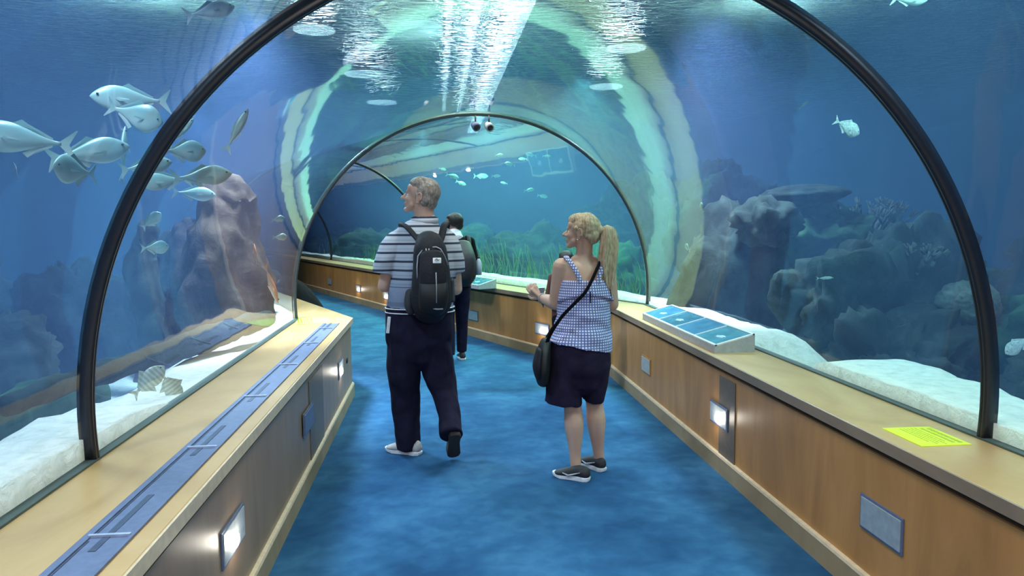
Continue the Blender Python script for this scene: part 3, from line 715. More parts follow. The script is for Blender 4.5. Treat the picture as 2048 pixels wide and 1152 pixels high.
fish(342, 774, 4.3, ln(72, 4.3), 'angel', 'fish_stripe', 'striped high-finned fish over the left sand, right of two', 0, -60, 20)
fish(1694, 254, 4.6, ln(62, 4.6), 'permit', 'fish_mottle', 'mottled white fish alone in the blue of the right tank', 0, -28, 30)
fish(2036, 690, 4.2, ln(62, 4.2), 'permit', 'fish_mottle', 'white fish cut by the right edge of the view', 180, -40, 20)
fish(1818, 0, 4.2, ln(70, 4.2), 'jack', 'fish', 'silver fish cut by the top edge of the view at the right', 0, -5, 15)
fish(1404, 415, 6.3, ln(24, 6.3), 'permit', 'fish', 'tiny pale fish over the reef just right of the bend, upper of two', 90, 60, 30)
fish(1375, 495, 6.7, ln(24, 6.7), 'permit', 'fish', 'tiny pale fish over the reef just right of the bend, lower of two', 90, 30, 30)
fish(1650, 556, 5.2, ln(34, 5.2), 'slim', 'fish', 'thin pale fish low over the reef in the right tank', 0, 3, 10)
fish(1607, 210, 5.6, ln(24, 5.6), 'slim', 'fish', 'tiny faint fish left of the mottled white fish', 0, 40, 10)
for i, (px, py, l, hd, tl) in enumerate([(905, 352, 28, 0, -15), (922, 366, 24, 0, -20), (962, 352, 34, 0, 0), (992, 352, 22, 0, 0), (1020, 328, 22, 180, 10), (1046, 318, 20, 180, 0), (1062, 309, 26, 180, 10), (1085, 392, 26, 0, -10), (1058, 380, 22, 0, 10), (1093, 312, 18, 0, 0), (885, 338, 18, 0, -10), (940, 336, 18, 180, 0), (998, 310, 18, 0, 5), (1008, 366, 16, 180, 10)]):
    fish(px, py, 12.5+(i % 4)*.6, ln(l, 12.5), 'jack', 'fish', 'small glinting fish in the school high in the far tank', hd, tl, 20, 'school of glinting fish in the far tank')
# ------------------------------------------------------------------ people
def roundtube(bm, pts, radii, seg=20, r0=True, r1=True):
    """tapered tube with rounded ends; radii scalar or (across, front-to-back)"""
    pts = [Vector(p) for p in pts]; rr = [(r if hasattr(r, '__len__') else (r, r)) for r in radii]
    # smooth the chain
    P = []; Q = []; n = len(pts)
    for i in range(n-1):
        p0, p1, p2, p3 = pts[max(i-1, 0)], pts[i], pts[i+1], pts[min(i+2, n-1)]
        q0, q1, q2, q3 = rr[max(i-1, 0)], rr[i], rr[i+1], rr[min(i+2, n-1)]
        for k in range(5):
            t = k/5; t2 = t*t; t3 = t2*t
            cr = lambda a, b, c, d: .5*((2*b)+(-a+c)*t+(2*a-5*b+4*c-d)*t2+(-a+3*b-3*c+d)*t3)
            P.append(Vector([cr(p0[j], p1[j], p2[j], p3[j]) for j in range(3)])); Q.append(tuple(max(.002, cr(q0[j], q1[j], q2[j], q3[j])) for j in (0, 1)))
    P.append(pts[-1]); Q.append(rr[-1])
    def endcap(p, d, r):
        m = min(r); o = []
        for k in (1, 2, 3):
            a = k*PI/2/3.3; o.append((p+d*m*math.sin(a)*.9, (r[0]*math.cos(a), r[1]*math.cos(a))))
        return o
    if r0:
        e = endcap(P[0], (P[0]-P[1]).normalized(), Q[0])[::-1]; P = [a for a, b in e]+P; Q = [b for a, b in e]+Q
    if r1:
        e = endcap(P[-1], (P[-1]-P[-2]).normalized(), Q[-1]); P += [a for a, b in e]; Q += [b for a, b in e]
    tubebm(bm, P, Q, seg)
def ellip(bm, c, r, rot=None):
    g = bmesh.ops.create_uvsphere(bm, u_segments=20, v_segments=14, radius=1)
    for v in g['verts']:
        p = V(v.co.x*r[0], v.co.y*r[1], v.co.z*r[2])
        v.co = (rot @ p if rot else p)+Vector(c)
def melt(name, bm, mat, parent, voxel=.007, smooth=4, wr=0, wf=6, seed=0, org=None, wz=.35):
    """grow one continuous skin over everything in bm"""
    me = bpy.data.meshes.new(name); bmesh.ops.recalc_face_normals(bm, faces=bm.faces); bm.to_mesh(me); bm.free()
    o = bpy.data.objects.new(name, me); C.objects.link(o)
    md = o.modifiers.new('r', 'REMESH'); md.mode = 'VOXEL'; md.voxel_size = voxel; md.use_smooth_shade = True
    if smooth:
        ms = o.modifiers.new('s', 'SMOOTH'); ms.factor = .5; ms.iterations = smooth
    dg = bpy.context.evaluated_depsgraph_get(); nm = bpy.data.meshes.new_from_object(o.evaluated_get(dg)); o.modifiers.clear(); o.data = nm
    nm.name = name; nm.materials.clear(); nm.materials.append(mat)
    if wr:
        ns = [v.normal.copy() for v in nm.vertices]
        for v, n in zip(nm.vertices, ns):
            q = V(v.co.x*wf, v.co.y*wf, v.co.z*wf*wz)+V(seed, seed*2, 0)
            k = noise.noise(q+V(0, 0, v.co.x*2)); k2 = noise.noise(q*2.3)
            v.co += n*wr*(k+.45*k2)
    if parent:
        o.parent = parent
        for v in nm.vertices: v.co -= parent.location
    for p in nm.polygons: p.use_smooth = True
    return o
def skinmat(name, c):
    mt, nt, b = nodes(name); v = coord(nt); f = noiz(nt, v, 9, 4)
    nt.links.new(ramp(nt, f, [(.3, (c[0]*.9, c[1]*.82, c[2]*.8)), (.7, c)]), b.inputs['Base Color']); b.inputs['Roughness'].default_value = .5
    b.inputs['Subsurface Weight'].default_value = .08; b.inputs['Subsurface Radius'].default_value = (.02, .008, .004); return mt
def hairmat(name, c1, c2, c3, sc=(60, 60, 6)):
    mt, nt, b = nodes(name); v = coord(nt, 'Object', sc); f = noiz(nt, v, 1.5, 4, .6)
    nt.links.new(ramp(nt, f, [(.25, c1), (.5, c2), (.75, c3)]), b.inputs['Base Color']); b.inputs['Roughness'].default_value = .5; b.inputs['Specular IOR Level'].default_value = .3
    bump(nt, b, f, .5, .006); return mt
M['skin'] = skinmat('fair_skin', (.62, .40, .31)); M['skin_w'] = skinmat('light_tan_skin', (.60, .40, .30)); M['skin_d'] = skinmat('brown_skin', (.20, .11, .08))
M['hair_grey'] = hairmat('short_grey_hair', (.12, .10, .09), (.30, .27, .24), (.50, .46, .42), (40, 40, 14))
M['hair_blond'] = hairmat('blond_hair', (.24, .17, .10), (.46, .36, .23), (.66, .55, .38), (70, 26, 14))
M['hair_black'] = hairmat('black_hair', (.008, .007, .007), (.015, .013, .012), (.03, .027, .025))
M['navy'] = plain('navy_cloth', (.013, .012, .030), .9, spec=.15, scale=14, var=.3); M['navy2'] = plain('dark_navy_shorts_cloth', (.016, .012, .032), .9, spec=.15, scale=14, var=.3)
M['pack'] = plain('black_pack_fabric', (.012, .012, .018), .75, spec=.3, scale=60, var=.3, bumpy=.15); M['pack2'] = plain('black_pocket_fabric', (.006, .006, .009), .6)
M['mesh_f'] = plain('grey_mesh_pocket', (.03, .032, .04), .8); M['piping'] = plain('grey_piping', (.35, .37, .42), .5); M['white'] = plain('white_cloth', (.75, .78, .82), .7)
M['shoe_grey'] = plain('light_grey_shoe_leather', (.46, .46, .44), .6, scale=20); M['shoe_sole_w'] = plain('white_sole', (.78, .82, .86), .5); M['sole_brown'] = plain('dark_brown_sole', (.035, .028, .024), .7)
M['shoe_black'] = plain('black_knit_shoe', (.02, .02, .025), .7); M['shoe_taupe'] = plain('taupe_shoe_leather', (.22, .20, .19), .6)
M['maroon'] = plain('maroon_cloth', (.09, .025, .02), .85); M['black_cloth'] = plain('black_cloth', (.008, .008, .010), .95, spec=.1)
def polo():
    mt, nt, b = nodes('striped_polo_cloth')
    t = nt.nodes.new('ShaderNodeTexCoord'); sp = nt.nodes.new('ShaderNodeSeparateXYZ'); nt.links.new(t.outputs['Object'], sp.inputs[0])
    def math_(op, a, bb=None, c=None):
        n = nt.nodes.new('ShaderNodeMath'); n.operation = op
        for i, x in enumerate((a, bb, c)):
            if x is None: continue
            if isinstance(x, (int, float)): n.inputs[i].default_value = x
            else: nt.links.new(x, n.inputs[i])
        return n.outputs[0]
    z = sp.outputs[2]
    fr = math_('FRACT', math_('DIVIDE', z, .058)); line = math_('LESS_THAN', fr, .24)
    f2 = math_('FRACT', math_('ADD', math_('DIVIDE', z, .058), .5)); thin = math_('MULTIPLY', math_('LESS_THAN', f2, .1), .25)
    up = math_('GREATER_THAN', z, 1.17)
    lo = math_('MULTIPLY', math_('LESS_THAN', fr, .5), math_('MULTIPLY', math_('LESS_THAN', z, 1.08), .35))
    s = math_('MULTIPLY', math_('MAXIMUM', line, thin), up); s = math_('MAXIMUM', s, lo)
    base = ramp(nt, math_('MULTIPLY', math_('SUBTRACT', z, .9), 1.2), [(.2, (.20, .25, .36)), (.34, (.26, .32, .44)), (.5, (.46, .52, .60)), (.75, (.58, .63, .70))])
    mx = nt.nodes.new('ShaderNodeMix'); mx.data_type = 'RGBA'; nt.links.new(s, mx.inputs[0]); nt.links.new(base, mx.inputs[6]); mx.inputs[7].default_value = (.045, .055, .09, 1)
    nt.links.new(mx.outputs[2], b.inputs['Base Color']); b.inputs['Roughness'].default_value = .9; b.inputs['Specular IOR Level'].default_value = .15; return mt
M['polo'] = polo()
def gingham():
    mt, nt, b = nodes('blue_white_gingham'); v = coord(nt)
    c = None
    sp = nt.nodes.new('ShaderNodeSeparateXYZ'); nt.links.new(v, sp.inputs[0])
    outs = []
    for k in (0, 2):
        d = nt.nodes.new('ShaderNodeMath'); d.operation = 'DIVIDE'; d.inputs[1].default_value = .0165
        a = nt.nodes.new('ShaderNodeMath')
        if k == 0:
            ng = nt.nodes.new('ShaderNodeMath'); ng.operation = 'MULTIPLY'; ng.inputs[1].default_value = -1.25; nt.links.new(sp.outputs[1], ng.inputs[0])
            t2 = nt.nodes.new('ShaderNodeMath'); t2.operation = 'ARCTAN2'; nt.links.new(sp.outputs[0], t2.inputs[0]); nt.links.new(ng.outputs[0], t2.inputs[1])
            a.operation = 'MULTIPLY'; a.inputs[1].default_value = .165; nt.links.new(t2.outputs[0], a.inputs[0])
        else: a.operation = 'ADD'; a.inputs[1].default_value = 0; nt.links.new(sp.outputs[2], a.inputs[0])
        nt.links.new(a.outputs[0], d.inputs[0])
        f = nt.nodes.new('ShaderNodeMath'); f.operation = 'FRACT'; nt.links.new(d.outputs[0], f.inputs[0])
        g = nt.nodes.new('ShaderNodeMath'); g.operation = 'GREATER_THAN'; g.inputs[1].default_value = .38; nt.links.new(f.outputs[0], g.inputs[0]); outs.append(g.outputs[0])
    ad = nt.nodes.new('ShaderNodeMath'); ad.operation = 'MULTIPLY'; nt.links.new(outs[0], ad.inputs[0]); nt.links.new(outs[1], ad.inputs[1])
    mx = nt.nodes.new('ShaderNodeMix'); mx.data_type = 'RGBA'; nt.links.new(ad.outputs[0], mx.inputs[0]); mx.inputs[6].default_value = (.13, .16, .40, 1); mx.inputs[7].default_value = (.72, .74, .88, 1)
    nt.links.new(mx.outputs[2], b.inputs['Base Color']); b.inputs['Roughness'].default_value = .9; b.inputs['Specular IOR Level'].default_value = .15; return mt
M['gingham'] = gingham()

class Head:
    """face +Y when yaw = 0; yaw turns to the left, tilt lifts the chin"""
    def __init__(s, c, yaw, tilt=0, k=1.0, roll=0):
        s.c = Vector(c); s.k = k; s.r = Euler((math.radians(tilt), math.radians(roll), math.radians(yaw)), 'XYZ').to_matrix()
    def p(s, f, l, u): return s.c+s.r@(V(-l, f, u)*s.k)
    def e(s, bm, f, l, u, rf, rl, ru, rx=0):
        rot = s.r@Matrix.Rotation(rx, 3, 'X') if rx else s.r
        ellip(bm, s.p(f, l, u), (rl*s.k, rf*s.k, ru*s.k), rot)
    def cap(s, bm, a, ra, b, rb): roundtube(bm, [s.p(*a), s.p(*b)], [ra*s.k, rb*s.k], 12)
    def face(s, bm, female=False):
        s.e(bm, -.012, 0, .022, .096, .074, .088)            # skull
        s.e(bm, .038, 0, -.022, .052, .056, .080)            # face
        s.e(bm, .045, 0, .035, .046, .058, .045)             # forehead
        s.cap(bm, (.030, .040, -.060), .020, (.066, .012, -.098), .016); s.cap(bm, (.030, -.040, -.060), .020, (.066, -.012, -.098), .016)   # jaw
        s.e(bm, .074, 0, -.098, .017 if female else .020, .019, .015)   # chin
        s.cap(bm, (.078, .030, .012), .011, (.086, .008, .010), .010); s.cap(bm, (.078, -.030, .012), .011, (.086, -.008, .010), .010)       # brow
        s.cap(bm, (.086, 0, -.000), .0085, (.116, 0, -.034), .0115)  # nose
        for l in (-1, 1): s.e(bm, .094, l*.011, -.037, .011, .008, .008); s.e(bm, .058, l*.034, -.030, .024, .020, .022)
        s.e(bm, .087, 0, -.060, .011, .022, .006); s.e(bm, .084, 0, -.072, .011, .019, .007)   # lips
    def ear(s, name, l, mat, parent):
        bm = bmesh.new(); pts = [s.p(-.010+.018*math.cos(a)*.8-.004, l*(.076+.006*math.sin(a/2)), -.012+.031*math.sin(a)) for a in [k*PI/6-PI*.55 for k in range(0, 11)]]
        tubebm(bm, pts, .0058*s.k, 8); s.e(bm, -.012, l*.073, -.014, .013, .006, .026); s.e(bm, -.004, l*.074, -.040, .008, .005, .010)
        return melt(name, bm, mat, parent, .0025, 2)
    def eyes(s, parent):
        for l in (-1, 1):
            bm = bmesh.new(); s.e(bm, .066, l*.030, -.008, .013, .014, .0105); o = frombm('eye', bm, M['white'], parent, True)
            for v in o.data.vertices: v.co -= parent.location
            bm = bmesh.new(); s.e(bm, .0765, l*.030, -.008, .004, .006, .006); o2 = frombm('iris', bm, M['eye'], o, True)
            for v in o2.data.vertices: v.co -= parent.location
    def mouth(s, parent, mat):
        bm = bmesh.new(); s.e(bm, .0955, 0, -.066, .003, .018, .0025); o = frombm('mouth', bm, mat, parent, True)
        for v in o.data.vertices: v.co -= parent.location
M['lips'] = plain('rose_lips', (.35, .12, .10), .5)
def hand(bm, wrist, d, n, side=1, curl=.5, k=1.0):
    """palm and five fingers: d = pointing direction, n = direction the palm faces, side = thumb side"""
    d = Vector(d).normalized(); n = Vector(n); n = (n-d*n.dot(d)).normalized(); t = d.cross(n)*side; w = Vector(wrist)
    roundtube(bm, [w, w+d*.03*k, w+d*.085*k], [(.022*k, .016*k), (.030*k, .014*k), (.036*k, .013*k)], 14)
    roundtube(bm, [w+d*.04*k+t*.012*k, w+d*.088*k+t*.022*k], [.014*k, .012*k], 10); roundtube(bm, [w+d*.04*k-t*.012*k, w+d*.085*k-t*.024*k], [.014*k, .011*k], 10)
    for i, (o, L, dz) in enumerate([(.031, .072, .088), (.011, .080, .092), (-.010, .075, .090), (-.030, .060, .082)]):
        p = w+d*dz*k+t*o*k; a = curl*(1+.12*i)
        d1 = (d*math.cos(a*.5)+n*math.sin(a*.5)).normalized(); d2 = (d*math.cos(a*1.4)+n*math.sin(a*1.4)).normalized(); d3 = (d*math.cos(a*2.1)+n*math.sin(a*2.1)).normalized()
        q = p+d1*L*.45*k; r = q+d2*L*.32*k; e = r+d3*L*.23*k
        roundtube(bm, [p-d*.01*k, q, r, e], [.0095*k, .0088*k, .008*k, .0068*k], 10)
    p = w+d*.022*k+t*.022*k; q = p+(d*.6+t*.7+n*.25).normalized()*.045*k; e = q+(d*.9+t*.2+n*.45).normalized()*.040*k
    roundtube(bm, [p, q, e], [.014*k, .011*k, .008*k], 10)
def rel(o, parent):
    for v in o.data.vertices: v.co -= parent.location
    return o
def shoe(c, d, L, upper, sole, name, parent, pitch=0, lab=None, h=.07, stripe=None):
    """c = middle of the sole on the floor; d = heading in degrees (0 = away, + = to the left)"""
    R = Matrix.Rotation(math.radians(d), 3, 'Z')@Matrix.Rotation(math.radians(-pitch), 3, 'X'); c = Vector(c)
    outline = [(-.5, .0), (-.48, .30), (-.38, .40), (-.15, .36), (.08, .42), (.27, .47), (.40, .38), (.48, .18), (.5, 0), (.48, -.2), (.40, -.34), (.27, -.40), (.08, -.34), (-.15, -.32), (-.38, -.38), (-.48, -.28)]
    W = L*.36
    org = c+(R@V(0, 0, 0)); toe = V(0, L*.5, 0)
    def T(p): return c+R@(p-toe*(1 if pitch else 0))+(toe if False else V(0, 0, 0))+(Matrix.Rotation(math.radians(d), 3, 'Z')@toe if pitch else V(0, 0, 0))
    bm = bmesh.new(); rings = []
    for z, k in ((0, .96), (.006, 1.0), (.022, 1.02), (.026, .97)):
        rings.append([bm.verts.new(T(V(y*W*k, x*L*k, z+(.012*max(0, x-.3)/.2 if z < .1 else 0)))) for x, y in outline])
    for a, b in zip(rings, rings[1:]):
        for i in range(len(outline)): bm.faces.new((a[i], a[(i+1) % 16], b[(i+1) % 16], b[i]))
    bm.faces.new(rings[0][::-1]); bm.faces.new(rings[-1])
    bm2 = bmesh.new()
    P = [(-.40, .050, .040, .036), (-.36, .058, .039, .046), (-.22, .060, .037, .046), (-.05, .052, .038, .040), (.12, .044, .044, .032), (.28, .036, .046, .024), (.40, .030, .036, .018)]
    s = L/.28
    roundtube(bm2, [T(V(0, x*L, z*s)) for x, z, a, b in P], [(a*s, b*s) for x, z, a, b in P], 18)
    roundtube(bm2, [T(V(0, -.30*L, .05*s)), T(V(0, -.29*L, h*s+.015))], [(.036*s, .045*s), (.038*s, .046*s)], 18, True, False)
    up = melt(name, bm2, upper, parent, .005, 3)
    if lab: up['label'] = lab
    so = frombm('sole', bm, sole, up, False)
    rel(so, parent)
    if stripe:
        for sg in (-1, 1):
            bm = bmesh.new(); pts = [T(V(sg*.0405*s+sg*.006, .02*L, .032*s)), T(V(sg*.048*s, -.06*L, .042*s)), T(V(sg*.0425*s, -.26*L, .066*s))]
            pts = [T(V(sg*.047*s, .17*L, .050*s)), T(V(sg*.046*s, .02*L, .036*s)), T(V(sg*.044*s, -.12*L, .048*s)), T(V(sg*.042*s, -.30*L, .066*s))]
            tubebm(bm, pts, [.003, .006, .005, .002], 8); o = frombm('side_mark', bm, stripe, up, True); rel(o, parent)
    return up

# ---- the man
def man():
    Y = 5.2
    def P(px, py, dy=0): return at(px, py, Y+dy)
    g = P(845, 910); root = empty('person', (g.x, Y, 0)); tag(root, 'man with short grey hair in a striped polo shirt and dark trousers, walking away', 'person')
    H = Head(P(842, 392, 0), 74, 12, 1.10)
    bm = bmesh.new(); H.face(bm)
    roundtube(bm, [H.p(-.03, 0, -.04), H.p(-.035, 0, -.09), P(850, 448, 0), P(848, 475, 0)], [.066, .068, .074, .09], 18)
    roundtube(bm, [P(848, 478), P(845, 530), P(842, 600), P(840, 650)], [(.15, .09), (.18, .11), (.18, .12), (.19, .12)], 20)
    # arms
    for s, sh, el, wr, dy in ((-1, (795, 486), (768, 572), (800, 560), .26), (1, (900, 488), (912, 578), (898, 566), .28)):
        a, b, c = P(*sh), P(*el, dy=.02), P(*wr, dy=dy)
        roundtube(bm, [a, a.lerp(b, .5), b], [.055, .052, .043], 16); roundtube(bm, [b, b.lerp(c, .35), c], [.044, .045, .029], 16)
        hand(bm, c, (c-b).normalized()+V(-s*.3, .3, .1), V(-s, 0, -.2), -s, .5, 1.05)
    # legs
    for pts in (((808, 640, 0), (810, 770, .03), (817, 885, .08)), ((872, 640, 0), (886, 772, 0), (903, 855, -.22))):
        q = [P(*p) for p in pts]; roundtube(bm, [q[0], q[0].lerp(q[1], .5), q[1], q[1].lerp(q[2], .35), q[2]], [.088, .082, .060, .060, .042], 16)
    body = melt('body', bm, M['skin'], root, .006, 3)
    for l in (-1, 1): H.ear('ear', l, M['skin'], root)
    H.eyes(root); H.mouth(root, M['lips'])
    bm = bmesh.new()
    H.e(bm, -.030, 0, .030, .088, .081, .088); H.e(bm, .0, 0, .062, .085, .068, .056); H.e(bm, -.066, 0, -.020, .042, .060, .058)
    for l in (-1, 1): H.e(bm, -.045, l*.050, -.01, .040, .029, .050); H.cap(bm, (.008, l*.070, .005), .010, (.004, l*.071, -.022), .006)
    h = melt('hair', bm, M['hair_grey'], root, .0045, 9, .002, 60, 3, wz=1.4); h['label'] = 'short grey hair, thin at the crown'
    # shirt
    bm = bmesh.new()
    roundtube(bm, [P(849, 443), P(847, 455), P(846, 468), P(848, 488), P(850, 525), P(847, 560), P(843, 595), P(840, 622)],
              [(.090, .085), (.142, .108), (.198, .122), (.220, .132), (.222, .150), (.222, .158), (.222, .160), (.226, .160)], 32, True, False)
    roundtube(bm, [P(806, 476), P(788, 494), P(775, 522), P(770, 547)], [.078, .090, .088, .084], 20, True, False)
    roundtube(bm, [P(886, 477), P(898, 496), P(904, 524), P(907, 546)], [.076, .084, .080, .074], 20, True, False)
    shirt = melt('polo_shirt', bm, M['polo'], root, .0075, 4, .010, 9, 4, wz=.8); shirt['label'] = 'light grey polo shirt with dark stripes across the shoulders'
    bm = bmesh.new()                                        # collar
    pts = []
    for k in range(25):
        a = -PI*.9+PI*.9*2*k/24; pts.append(P(849, 446)+V(.083*math.sin(a), -.078*math.cos(a), .014-.018*math.cos(a)*.6))
    tubebm(bm, pts, [(.010, .024)]*25, 10); c = frombm('collar', bm, M['polo'], shirt, True); rel(c, root); c['label'] = 'turned-down striped collar'
    for z0 in (0, .028):                                    # pale lines at the hem
        bm = bmesh.new(); q = P(840, 614)
        pts = [q+V(.232*math.cos(a), .168*math.sin(a), -z0) for a in [2*PI*k/48 for k in range(49)]]
        tubebm(bm, pts, [.0042]*49, 6, False); c = frombm('hem_stripe', bm, M['white'], shirt, True); rel(c, root)
    # trousers
    bm = bmesh.new()
    roundtube(bm, [P(840, 612), P(840, 640), P(838, 672), P(838, 700)], [(.220, .155), (.228, .165), (.232, .17), (.20, .15)], 28, False, True)
    roundtube(bm, [P(810, 665), P(808, 730), P(810, 790, .04), P(815, 850, .06), P(817, 893, .08)], [(.118, .14), (.112, .13), (.100, .112), (.092, .10), (.082, .09)], 24, True, False)
    roundtube(bm, [P(868, 665), P(876, 730), P(888, 785, -.02), P(896, 825, -.13), P(903, 872, -.26)], [(.112, .14), (.110, .13), (.090, .112), (.082, .10), (.078, .095)], 24, True, False)
    t = melt('trousers', bm, M['navy'], root, .0075, 3, .016, 6.5, 9, wz=.8); t['label'] = 'loose dark navy trousers'
    bm = bmesh.new(); boxbm(bm, P(777, 650, -.1), (.022, .012, .11), Matrix.Rotation(.12, 3, 'Y'), .003); c = frombm('pocket_card', bm, M['white'], t); rel(c, root)
    # shoes
    shoe((-.265, 5.27, 0), 62, .28, M['shoe_grey'], M['shoe_sole_w'], 'shoe', root, 0, 'light grey shoe flat on the carpet')
    shoe((.085, 4.92, .004), 4, .29, M['shoe_taupe'], M['sole_brown'], 'shoe', root, 50, 'taupe shoe with its heel lifted, brown sole showing')
    # backpack
    bp = empty('backpack', P(862, 560, -.24)); tag(bp, 'black backpack on the back of the man, with grey piping and a white patch', 'backpack')
    bm = bmesh.new()
    roundtube(bm, [P(857, 482, -.20), P(860, 500, -.235), P(862, 535, -.25), P(863, 575, -.26), P(862, 605, -.25), P(860, 622, -.22)], [(.085, .07), (.108, .085), (.118, .10), (.130, .115), (.132, .12), (.105, .09)], 28)
    b = melt('pack_body', bm, M['pack'], bp, .006, 3, .004, 12, 5)
    bm = bmesh.new(); roundtube(bm, [P(864, 508, -.33), P(866, 540, -.36), P(867, 566, -.37)], [(.072, .03), (.085, .04), (.088, .04)], 20); melt('front_panel', bm, M['pack'], bp, .006, 2)
    bm = bmesh.new(); roundtube(bm, [P(867, 560, -.365), P(867, 590, -.385), P(865, 614, -.36), P(864, 624, -.32)], [(.088, .03), (.094, .045), (.088, .045), (.07, .03)], 20); lp = melt('front_pocket', bm, M['pack2'], bp, .006, 2)
    bm = bmesh.new(); roundtube(bm, [P(820, 586, -.2), P(819, 606, -.2), P(822, 622, -.2)], [(.03, .075), (.036, .085), (.03, .07)], 16); c = melt('side_pocket', bm, M['mesh_f'], bp, .006, 2); c['label'] = 'grey mesh side pocket'
    bm = bmesh.new(); roundtube(bm, [P(904, 560, -.2), P(905, 600, -.2)], [(.015, .06), (.016, .07)], 16); melt('side_pocket', bm, M['mesh_f'], bp, .006, 2)
    arcp = [P(835, 560, -.335), P(834, 535, -.335), P(836, 512, -.32), P(845, 500, -.315), P(858, 495, -.31), P(872, 494, -.31), P(881, 498, -.31), P(889, 512, -.31), P(896, 530, -.30)]
    c = tube('piping', arcp, .0045, M['piping'], None, 8); c.parent = bp; rel(c, bp)
    for nm_, pts, r in (('pull_cord', [P(852, 497, -.325), P(853, 508, -.335), P(857, 509, -.335), P(858, 497, -.325)], .0035), ('zipper', [P(872, 545, -.415), P(873, 575, -.43), P(873, 606, -.432)], .003), ('bottom_trim', [P(864, 617, -.402), P(875, 618.5, -.41), P(886, 618, -.40)], .0045)):
        c = tube(nm_, pts, r, M['piping'], None, 8); c.parent = bp; rel(c, bp)
    bm = bmesh.new(); boxbm(bm, P(874, 521, -.405), (.052, .008, .036), Matrix.Rotation(-.35, 3, 'X'), .004); c = frombm('logo_patch', bm, M['white'], bp); rel(c, bp)
    bm = bmesh.new(); cc = P(874.5, 520, -.413)
    tubebm(bm, [cc+V(-.016, 0, -.003), cc+V(-.004, 0, .008), cc+V(.006, 0, -.002), cc+V(.016, 0, .004)], [.002, .0035, .003, .002], 6); q = frombm('patch_mark', bm, M['pack2'], c, True); rel(q, bp)
    def strap(pts, w):
        bm = bmesh.new(); tubebm(bm, pts, [(w, .010)]*len(pts), 12); c = frombm('shoulder_strap', bm, M['pack'], bp, True); rel(c, bp)
    for pts in ([(846, 490, -.22), (832, 475, -.185), (816, 456, -.135), (806, 449, -.06), (804, 453, .02), (808, 475, .11), (806, 510, .15)], [(878, 488, -.22), (884, 470, -.18), (888, 452, -.13), (892, 446, -.06), (893, 452, .02), (888, 475, .11), (888, 510, .15)]):
        bm = bmesh.new(); q = [P(*p) for p in pts]; roundtube(bm, q, [(.027, .013)]*len(q), 14); c = melt('shoulder_strap', bm, M['pack'], bp, .005, 1)
    c = tube('grab_loop', [P(858, 482, -.24), P(860, 474, -.25), P(868, 474, -.25), P(871, 483, -.24)], .006, M['pack'], None, 8); c.parent = bp; rel(c, bp)
man()

